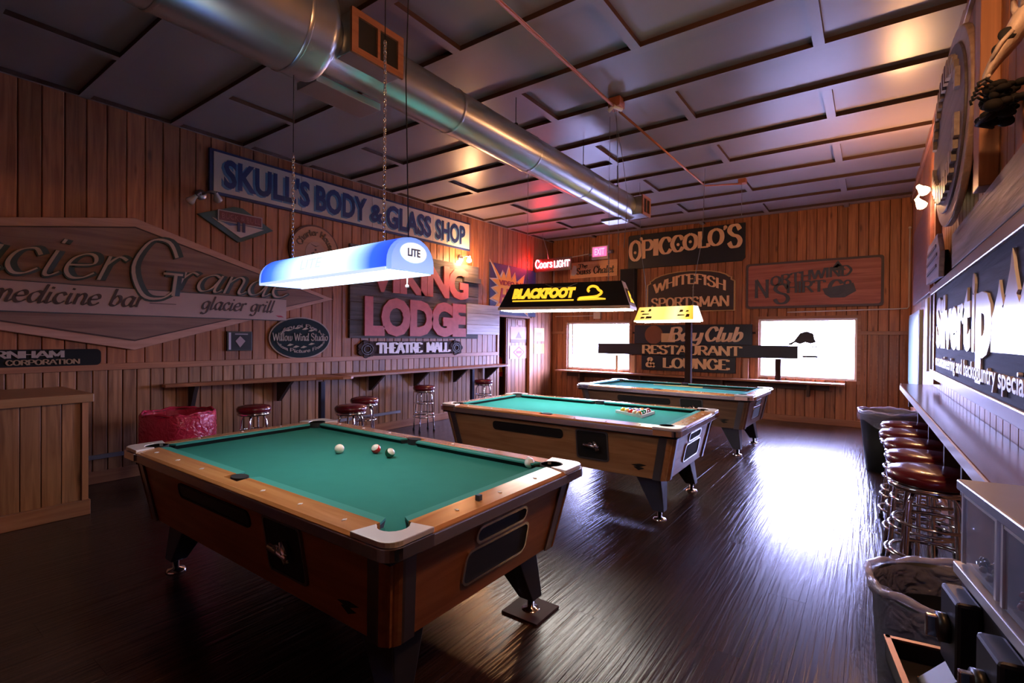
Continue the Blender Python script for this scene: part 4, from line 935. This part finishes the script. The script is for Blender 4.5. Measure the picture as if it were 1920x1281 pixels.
# window ledge and free-standing drink rail
t = root('window_ledge', (-3.05, 9.98, .73), 'narrow drink ledge running under both windows', 'ledge')
MB().box(-2.80, 2.72, -.16, .11, -.035, .0).build('shelf_board', M_trimx, t, bevel=.006); MB().box(-2.6, 2.5, .05, .11, -.14, -.035).build('apron', M_batte, t)
for x in (-2.2, -.8, .8, 2.2): MB().box(x-.02, x+.02, -.12, .11, -.25, -.035).build('bracket', M_batte, t)
t = root('dark_post', (-2.58, 8.90, 0), 'dark free-standing wooden post in front of the boards between the windows', 'post')
MB().box(-.05, .05, -.05, .05, 0, 1.74).build('shaft', pbr('dark_post', (.03, .016, .014), .9, spec=.1), t, bevel=.004); MB().box(-.16, .16, -.16, .16, 0, .02).build('base_plate', M_dark, t)
tag(MB().box(-.045, .045, -.02, .02, 0, .38).build('support_block', pbr('dark_post', (0, 0, 0)), None, (-1.33, YB-.06, .73)), 'short dark upright standing on the ledge inside the wider window', 'post')
# neon shape in window and bottles-like wooden pegs on ledge
s = root('window_neon', (-1.0, YB+.045, 1.38), 'dark mountain-shaped sign hanging in the window, seen from behind', 'sign', basis='back')
MB().prism([(-.20, .0), (-.10, .05), (.0, .20), (.10, .23), (.20, .19), (.22, .09), (.25, .04), (.16, .01), (.08, .035), (0, .0), (-.08, .03), (-.14, -.02)], 0, .02).build('mountain_plate', M_black, s)
MB().box(.04, .27, -.235, -.20, 0, .02).build('name_plate', M_black, s); MB().box(-.02, .26, -.05, -.03, 0, .015).tube([(.1, .0, .01), (.1, -.21, .01)], .003, 5).tube([(.1, .22, .01), (.1, .43, .01)], .003, 5).build('wires', M_black, s)
for k, (x, w, c, l) in enumerate(((-4.42, .05, (.62, .40, .18), 'slim pale wooden upright standing on the ledge before the window'), (-4.06, .09, (.66, .42, .24), 'wide tan upright post between window and club sign'), (-1.86, .09, (.40, .20, .12), 'brown upright board beside the club sign'))):
    tag(MB().box(-w/2, w/2, -.02, .02, 0, .37).build('upright_slat', pbr('slat_%d' % k, c, .5), None, (x, YB-.075, .73), bevel=.004), l, 'post')

# neon beer sign
s = root('neon_sign', (-5.58, 9.20, 3.05), 'glowing red and white neon script sign near the corner', 'neon sign', basis='back')
MB().box(-.46, .46, -.15, .13, -.04, -.02).build('backing', pbr('neon_back', (.03, .01, .012), .4), s)
m = MB(); pen(m, 'Coors', -.42, .02, -.07, .18, 0, .02, 1.0, 1.0, 0); m.build('red_tubes', glow('neon_red', (1, .04, .05), 70), s)
m = MB(); pen(m, 'LIGHT', .06, .44, -.08, .14, 0, .02, 1.1, 1.1, 0); m.build('white_tubes', glow('neon_white', (1, .55, .62), 5), s)
MB().tube([(-.1, .12, -.02), (-.12, .3, 0), (-.22, .6, .02), (-.22, ZC-3.05, .02)], .008, 6).build('cable', M_grey, s)

# ------------------------------------------------------------------ ledges on the left wall, posts, partition
t = root('wall_ledge', (XL+.03, 3.1, .93), 'shorter wedge-shaped drink ledge by the red bin', 'ledge', 'drink ledges along the plank wall')
P = [(0, -1.0), (.10, -1.0), (.40, .55), (.58, .82), (.60, .93), (.55, 1.0), (.40, 1.02), (0, 1.02)]
MB().prism(P, -.035, 0).build('shelf_board', M_trim, t, bevel=.006)
t2 = root('wall_ledge', (XL+.03, 5.75, .93), 'longer drink ledge with triangular brackets under the scroll sign', 'ledge', 'drink ledges along the plank wall')
MB().prism([(0, -1.72), (.36, -1.72), (.38, -1.6), (.38, 2.0), (.30, 2.2), (0, 2.2)], -.035, 0).build('shelf_board', M_trim, t2, bevel=.006)
def bracket(par, y, d, h):
    MB().loft([[(0, y-.02, -.035), (d, y-.02, -.035), (d*.8, y-.02, -.09), (.04, y-.02, -h), (0, y-.02, -h)], [(0, y+.02, -.035), (d, y+.02, -.035), (d*.8, y+.02, -.09), (.04, y+.02, -h), (0, y+.02, -h)]]).build('bracket', pbr('bracket_dark', (.035, .022, .020), .55), par)
for y, d in ((-.72, .16), (.28, .33)): bracket(t, y, d, .30)
for y in (-.95, -.05, .9, 1.8): bracket(t2, y, .34, .28)
for x, y, l in ((-5.47, 3.60, 'dark steel post holding up the shorter drink ledge'), (-5.66, 6.68, 'dark steel post holding up the longer drink ledge')):
    p = root('support_post', (x, y, 0), l, 'post', 'posts under the drink ledges')
    MB().box(-.03, .03, -.03, .03, 0, .893).build('shaft', pbr('post_blue_black', (.018, .020, .045), .3, .3), p, bevel=.004); MB().box(-.09, .09, -.09, .09, 0, .01).build('foot_plate', M_dark, p)
t = root('half_wall', (-5.12, .2, 0), 'low board-clad half wall with a pale wooden cap', 'partition')
MB().box(-.88, -.04, -.8, 1.04, .0, .90).build('core', M_seam, t)
for k in range(12):
    y = 1.02-.118*(k+1); MB().box(-.02, .012, 0, .113, .06, .904).build('clad_board', M_wains, t, (-.02, y, 0), bevel=.003)
MB().box(-.05, .012, 1.02, 1.06, .05, .904).build('corner_strip', M_trimz, t); MB().box(-.86, .035, -.8, 1.09, .905, .972).build('cap', wood('cap_wood', (.42, .20, .08), (.55, .28, .13), 1, .4), t, bevel=.005)
MB().box(-.02, .03, -.8, 1.07, 0, .12).build('base_strip', M_trim, t, bevel=.004)
for k in range(6): MB().box(-.88+.14*k, -.75+.14*k, 1.04, 1.055, .02, .904).build('end_board', M_wains, t)
s = sign('outlet_strip', 'left', 1.9, .26, 'grey outlet strip low on the plank wall behind the first table', 'outlet', off=.01)
MB().box(-.5, 3.5, -.02, .02, 0, .025).build('raceway', M_grey, s); MB().box(.02, .20, -.10, -.02, 0, .04).build('socket_plate', pbr('socket_cream', (.35, .30, .24), .5), s)

# ------------------------------------------------------------------ bar stools
def make_stool(h, r, label, group):
    t = root('bar_stool', (0, 0, 0), label, 'stool', group)
    m = MB().lathe([(0, h-.075), (r-.02, h-.075), (r, h-.06), (r+.004, h-.03), (r-.012, h-.008), (r*.6, h+.003), (0, h+.006)], 32); m.build('seat', M_red, t)
    MB().lathe([(r-.03, h-.105), (r-.008, h-.10), (r-.004, h-.076), (r-.03, h-.072)], 32).build('seat_ring', M_chrome, t)
    for k in range(4):
        a = pi/4+k*pi/2; c, s_ = cos(a), sin(a); rt = r*.42
        P = [(c*rt*.3, s_*rt*.3, h-.10), (c*rt*1.4, s_*rt*1.4, h-.11), (c*rt*1.75, s_*rt*1.75, h-.16), (c*r*.78, s_*r*.78, h-.26), (c*r*.86, s_*r*.86, .28), (c*r*.95, s_*r*.95, .14), (c*r*1.0, s_*r*1.0, .012)]
        lg = MB().tube(P, .0115, 8).build('leg', M_chrome, t); MB().lathe([(.016, 0), (.016, .03)], 10, (c*r*1.0, s_*r*1.0), cap=True).build('foot_cap', M_dark, lg)
    for z, rr in ((h-.27, .78), (h-.43, .84), (.22, .92)):
        q = r*rr+.012; MB().tube([(q*cos(a), q*sin(a), z) for a in [k*2*pi/28 for k in range(28)]], .009, 7, closed=True).build('foot_ring', M_chrome, t)
    return t
ls = [((-5.39, 2.73), 'red chrome stool standing nearest the red bin'), ((-4.62, 3.40), 'red chrome stool in front of the ledge post, the front one of a pair'), ((-5.07, 3.93), 'red chrome stool tucked behind another by the ledge post'), ((-5.62, 5.48), 'red chrome stool standing alone in full view, its legs visible'), ((-5.62, 6.94), 'red chrome stool partly hidden behind the dark steel post')]
st0 = make_stool(.70, .168, ls[0][1], 'red stools along the plank wall'); reg(st0)
for i, ((x, y), l) in enumerate(ls):
    o = st0 if i == 0 else copy_tree(st0); o.location = (x, y, 0); o.rotation_euler = (0, 0, .4*i); o['label'] = l
rs = [((.27, 3.30), 'dark red stool under the bar counter, closest to the camera'), ((.275, 3.74), 'dark red stool under the bar counter, second from the candy machine'), ((.275, 4.17), 'dark red stool in the middle of the row of five under the counter'), ((.255, 4.60), 'dark red stool under the counter, second from the far bin'), ((.27, 5.03), 'dark red stool at the far end of the row under the counter')]
st1 = make_stool(.80, .19, rs[0][1], 'red stools under the right counter'); reg(st1)
for i, ((x, y), l) in enumerate(rs):
    o = st1 if i == 0 else copy_tree(st1); o.location = (x, y, 0); o.rotation_euler = (0, 0, .5*i); o['label'] = l

# ------------------------------------------------------------------ bins
def bag_skirt(n, r, z, drop, amp, seed):
    random.seed(seed); m = MB(); rings = []
    prof = [(r-.03, z-.10), (r-.02, z-.01), (r+.004, z+.012), (r+.022, z-.01), (r+.026, z-drop*.4), (r+.020, z-drop*.75), (r+.028, z-drop)]
    ph = [random.random()*6 for _ in range(6)]
    for j, (rr, zz) in enumerate(prof):
        ring = []
        for k in range(n):
            a = 2*pi*k/n; w = amp*(j/len(prof))*(sin(5*a+ph[0])+.7*sin(11*a+ph[1]+j)+.5*sin(17*a+ph[2]+2*j))
            ring.append(((rr+w)*cos(a), (rr+w)*sin(a), zz+(.012*sin(9*a+ph[3]) if j > 1 else 0)+(.05*sin(3*a+ph[4]) if j == len(prof)-1 else 0)))
        rings.append(ring)
    m.loft(rings, False, 0, True); random.seed(7); return m
M_roll = film('liner_roll_film', (.62, .62, .80), .55, .2, .5)
M_can = pbr('bin_grey_black', (.012, .014, .015), .5); M_clear = film('clear_liner', (.55, .58, .95), .24, .12, .9); M_redbag = film('red_liner', (.55, .03, .08), .85, .16, .7)
def bin_(x, y, h, rt, rb, label, bagmat, drop, amp, seed, canmat=M_can):
    t = root('trash_bin', (x, y, 0), label, 'trash bin', 'lined trash bins')
    MB().lathe([(0, 0), (rb, 0), (rb+(rt-rb)*.5, h*.5), (rt-.005, h-.04), (rt+.008, h-.03), (rt+.008, h), (rt-.012, h), (rt-.02, h-.05), (rb-.02, .03), (0, .03)], 36).build('bin_body', canmat, t)
    bag_skirt(72, rt, h, drop, amp, seed).build('bin_liner', bagmat, t)
    MB().tube([((rt+.004+.006*sin(7*a))*cos(a), (rt+.004+.006*sin(7*a))*sin(a), h+.008+.009*sin(5*a)+.005*sin(13*a)) for a in [k*2*pi/60 for k in range(60)]], .012, 6, closed=True).build('liner_roll', M_roll if bagmat is M_clear else bagmat, t); return t
bin_(.20, 6.95, .66, .29, .22, 'dark bin with clear liner at the far end of the stool row', M_clear, .11, .008, 3)
bn = bin_(.245, 2.10, .65, .235, .19, 'dark bin with crumpled clear liner beside the candy machine', M_clear, .34, .018, 5)
MB().prism([(-.05, .0), (.08, .04), (.10, .10), (-.02, .08)], .42, .43).build('crumpled_wrapper', pbr('kraft', (.45, .25, .13), .6), bn)
bin_(-5.42, 2.02, .70, .29, .23, 'bin lined with a red plastic bag against the plank wall', M_redbag, .34, .008, 9, pbr('bin_red_under', (.10, .02, .03), .5))

# ------------------------------------------------------------------ right wall: counter, signs, machine
t = root('bar_counter', (XR, 4.3, 1.0), 'long narrow drink counter along the wall under the lettered sign', 'counter')
MB().prism([(0, -2.62), (-.21, -2.62), (-.265, 2.15), (-.25, 2.42), (0, 2.42)], -.04, 0).build('counter_top', wood('counter_brown', (.10, .055, .05), (.17, .10, .09), 1, .2, 20, .05, coat=.3), t, bevel=.006)
MB().prism([(-.211, -2.62), (-.219, -2.62), (-.274, 2.15), (-.259, 2.42), (-.25, 2.42), (-.265, 2.15)], -.045, .002).build('edge_strip', M_alu, t)
for y in (-1.40, -.78, .085, 1.0, 2.2): MB().box(-.20, 0, y-.02, y+.02, -.22, -.04).build('bracket', M_batte, t)
s = sign('wall_sign', 'right', 3.95, 1.54, 'very large black sign with thick white lettering and peak shapes over the counter')
MB().box(-2.37, 2.37, -.36, .36, 0, .03).build('board', wood('black_board', (.022, .022, .030), (.06, .06, .08), 0, .8, 20, .5, spec=.12), s)
m = MB().box(-2.36, 2.36, .36, .43, 0, .05).box(-2.36, 2.36, -.43, -.36, 0, .05).box(-2.41, -2.36, -.43, .43, 0, .05).box(2.36, 2.41, -.43, .43, 0, .05); m.build('frame', pbr('sign_frame_grey', (.50, .50, .58), .28, .2), s, bevel=.006)
M_lw = pbr('raised_white', (.85, .85, .90), .25, spec=.8)
m = MB()
text(m, 'Silvert', -1.92, -.06, -.15, .29, .03, .042, off=.05); text(m, 'i', .0, .085, -.15, .31, .03, .042, off=.05); text(m, 'p', .13, .58, -.32, .18, .03, .042, off=.05); m.build('lettering', M_lw, s)
tree = lambda cx, w, h: [(cx-w, -.14), (cx-w*.95, .02), (cx-w*.45, .02+h*.35), (cx-w*.60, h*.38), (cx-w*.18, h*.72), (cx, h), (cx+w*.2, h*.7), (cx+w*.5, h*.40), (cx+w*.38, h*.36), (cx+w*.85, .03), (cx+w*.5, -.14)]
for k, (cx, w, h) in enumerate(((.74, .18, .20), (1.00, .22, .31), (1.28, .20, .25), (1.62, .24, .30), (2.0, .26, .28))): MB().prism(tree(cx, w, h), .03, .040+.001*k).build('peak_shape', M_lw, s)
m = MB(); text(m, 'mountaineering and backcountry specialists', -1.90, 1.55, -.335, -.205, .03, .045, off=.015); m.build('small_lettering', pbr('dull_white', (.62, .62, .74), .4), s, kind='stuff')
s = sign('weathered_board', 'right', 3.2, 2.10, 'bare weathered dark board above the large lettered sign', off=.0)
MB().box(-1.6, 1.48, -.12, .13, 0, .05).build('board', wood('rough_board', (.07, .05, .05), (.17, .13, .13), 0, .6, 22, .5), s, bevel=.004)
s = sign('small_shield_sign', 'right', 5.80, 2.17, 'small bluish shield-shaped sign mounted proud of the wall', off=.0)
MB().prism([(-.50, -.17), (.55, -.20), (.60, .0), (.42, .17), (-.40, .17), (-.55, .0)], .05, .085).build('board', wood('bluish_board', (.16, .15, .24), (.30, .29, .42), 0, .5, 20, .4), s, bevel=.004)
MB().box(-.3, .3, -.05, .05, 0, .05).build('spacer', M_dark, s)
m = MB(); 
for y, w in ((.08, .36), (.0, .44), (-.09, .40)): m.box(-w, w, y-.012, y+.012, .085, .092)
m.build('carved_lines', pbr('carved_dark', (.06, .05, .10), .5), s)
s = sign('unlettered_sign', 'right', 7.9, 2.42, 'tall dark stained wooden panel near the far corner')
MB().box(-1.25, 1.20, -.46, .56, 0, .03).build('board', wood('stained_panel', (.12, .05, .05), (.19, .08, .08), 0, .35, 18, .1), s, bevel=.004)
s = sign('chalkboard', 'right', 8.9, 1.32, 'large pale green board leaning on the wall beyond the counter')
MB().box(-.95, 1.0, -.52, .52, 0, .035).build('frame', pbr('cb_frame', (.25, .30, .30), .4), s); MB().box(-.91, .96, -.48, .48, .035, .04).build('face', pbr('cb_face', (.18, .34, .32), .35, var=.25, nscale=3), s)
s = sign('pale_strip', 'right', 6.78, 1.52, 'narrow pale green upright strip at the end of the lettered sign', 'panel')
MB().box(-.13, .13, -.38, .38, 0, .05).build('board', pbr('pale_green', (.50, .60, .52), .4), s, bevel=.004)
# oval carved sign, standing off the wall
s = sign('oval_carved_sign', 'right', 4.64, 2.90, 'big oval carved sign standing off the wall below the ceiling')
MB().prism(ell(.93, .62), .05, .09).build('board', wood('oval_edge', (.30, .20, .15), (.42, .30, .24), 0, .45, 20, .2), s, bevel=.008)
MB().prism(ell(.83, .52), .09, .105).build('field', wood('oval_field', (.07, .055, .06), (.12, .095, .10), 0, .5, 20, .2), s, bevel=.004)
M_orn = wood('oval_letters_wood', (.24, .18, .16), (.36, .28, .25), 0, .45)
for k in range(14):
    a = radians(158-k*10.5); MB().prism([(.67*cos(a)+dx, .40*sin(a)+dy) for dx, dy in ((-.03, -.06), (.03, -.06), (.03, .06), (-.03, .06))], .105, .13).build('raised_block', M_orn, s)
    a = radians(202+k*10.5); MB().prism([(.67*cos(a)+dx, .38*sin(a)+dy) for dx, dy in ((-.035, -.07), (.035, -.07), (.035, .07), (-.035, .07))], .105, .13).build('raised_block', M_orn, s)
MB().box(-.6, .6, -.3, .3, 0, .05).build('spacer', M_dark, s)
# animal skull
s = root('animal_skull', (XR, 2.98, 2.70), 'bleached animal skull jutting from the wall near the ceiling', 'skull', basis='right')
M_bone = pbr('bone', (.62, .50, .42), .5, var=.25, nscale=14, bump=.5, bscale=40); m = MB(); rings = []
for d, rx, ry, cy in ((0, .05, .055, .13), (.02, .075, .08, .11), (.05, .082, .078, .07), (.08, .070, .062, .02), (.105, .055, .050, -.03), (.125, .045, .040, -.07), (.14, .026, .024, -.10)):
    rings.append([(rx*cos(2*pi*k/16)*(1+.10*cos(6*pi*k/16)), cy+ry*sin(2*pi*k/16), d) for k in range(16)])
m.loft(rings, True, 0, True); m.build('cranium', M_bone, s)
for sx in (1, -1):
    MB().sphere((sx*.068, .045, .075), .030, 12, 8, sq=(.5, 1, 1)).build('eye_socket', M_dark, s)
    MB().tube([(sx*.04, .16, .02), (sx*.08, .21, .03), (sx*.11, .26, .03)], .018, 8, r2=.008).build('horn_stub', M_bone, s); MB().tube([(sx*.080, .05, .06), (sx*.078, .01, .095), (sx*.055, -.04, .12)], .009, 6).build('cheek_bone', M_bone, s)
m = MB()
for k in range(5): m.sphere((-.03+.015*k, -.10, .125+.008*(k % 2)), .009, 8, 5)
m.build('teeth', M_bone, s)
s = root('black_ornament', (XR, 3.02, 2.50), 'lumpy black ornament with curled tips hanging under the skull', 'ornament', basis='right')
random.seed(4); m = MB()
for k in range(60): m.sphere((random.uniform(-.13, .13), random.uniform(-.055, .06), random.uniform(.02, .12)), random.uniform(.012, .034), 8, 6, sq=(1, random.uniform(.5, 1), 1))
m.build('lumpy_mass', pbr('iron_black', (.012, .010, .010), .8, spec=.2), s)
m = MB()
for k in range(5):
    x = -.1+.05*k; m.tube([(x, .04, .10), (x+.01, .075, .14), (x+.02, .06, .165), (x+.01, .045, .16)], .006, 6)
m.tube([(-.14, -.06, .08), (-.02, -.075, .15), (.1, -.07, .12)], .008, 6); m.build('curled_tip', M_dark, s); random.seed(7)

# candy vending machine on its stand
V = root('candy_machine', (.185, 1.60, 0), 'steel candy vending machine with clear bins and black coin slots', 'vending machine', rz=radians(8.5))
# local frame: x into the machine (to the wall), y toward the camera is negative
L_, Dp = .92, .27
MB().box(-.012, Dp, -L_, 0, 1.095, 1.12).build('lid', M_grey, V, bevel=.004)
MB().box(.10, Dp, -L_, -.0, .92, 1.095).build('back_panel', M_steel, V)
M_gl = film('candy_glass', (.50, .55, .72), .38, .08, 0)
for k in range(4):
    y1 = -.012-k*.225; y0 = y1-.20
    c = MB().box(0, .10, y0, y1, .925, 1.088).build('clear_bin', M_gl, V); e = MB()
    for yy in (y0, y1-.006): e.box(-.004, .004, yy-.002, yy+.008, .925, 1.09)
    e.box(-.003, .004, y0, y1, 1.083, 1.09); e.build('bin_edge', M_alu, c)
    random.seed(k); m = MB(); colr = [(.25, .18, .10), (.35, .05, .05), (.45, .02, .08), (.4, .3, .1)][k]
    for q in range(60): m.sphere((random.uniform(.012, .09), random.uniform(y0+.012, y1-.012), .935+random.random()*(.01+.018*k)), .008, 6, 4)
    m.build('candy', pbr('candy_%d' % k, colr, .3), V, kind='stuff')
random.seed(7)
MB().box(-.016, Dp, -L_, .0, .895, .922).build('shelf_rim', M_alu, V, bevel=.003)
MB().box(.0, Dp, -L_, .0, .62, .895).build('mechanism_box', M_steel, V, bevel=.003)
for k in range(4):
    y = -.08-k*.225
    cm = MB().box(-.045, 0, y-.06, y+.055, .70, .875).build('coin_mechanism', M_black, V, bevel=.008)
    MB().lathe([(0, 0), (.032, 0), (.032, .018), (0, .018)], 20).build('turn_dial', M_black, cm, (-.045, y, .79), rot=(0, radians(-90), 0))
    MB().box(-.085, -.060, y-.007, y+.007, .765, .815).build('turn_handle', M_chrome, cm, bevel=.003)
    MB().loft([[(-.03, y-.045, .70), (.0, y-.045, .70), (.0, y+.045, .70), (-.03, y+.045, .70)], [(-.095, y-.038, .635), (-.0, y-.038, .635), (0, y+.038, .635), (-.095, y+.038, .635)]]).build('chute_door', M_black, cm, bevel=.004)
ty_ = MB().box(-.13, Dp, -L_, .09, .60, .61)
for a in ((-.13, -.122, -L_, .09), (-.13, .0, .082, .09)): ty_.box(a[0], a[1], a[2], a[3], .60, .655)
ty_.build('tray', pbr('tray_black', (.02, .018, .018), .35), V); MB().box(-.134, -.120, -L_, .094, .655, .66).box(-.13, .0, .080, .094, .655, .66).build('tray_rim', pbr('tray_rim', (.30, .17, .12), .35, .5), V)
MB().prism([(-.11, -.20), (-.03, -.22), (-.01, -.05), (-.08, .0)], .611, .62).build('kraft_flap', pbr('kraft', (.45, .25, .13), .6), V)
MB().box(.06, .12, -.6, -.5, .02, .60).box(.06, .12, -.25, -.15, .02, .60).build('stand_leg', M_dark, V); MB().box(-.02, .24, -.7, -.08, 0, .02).build('stand_base', M_dark, V)
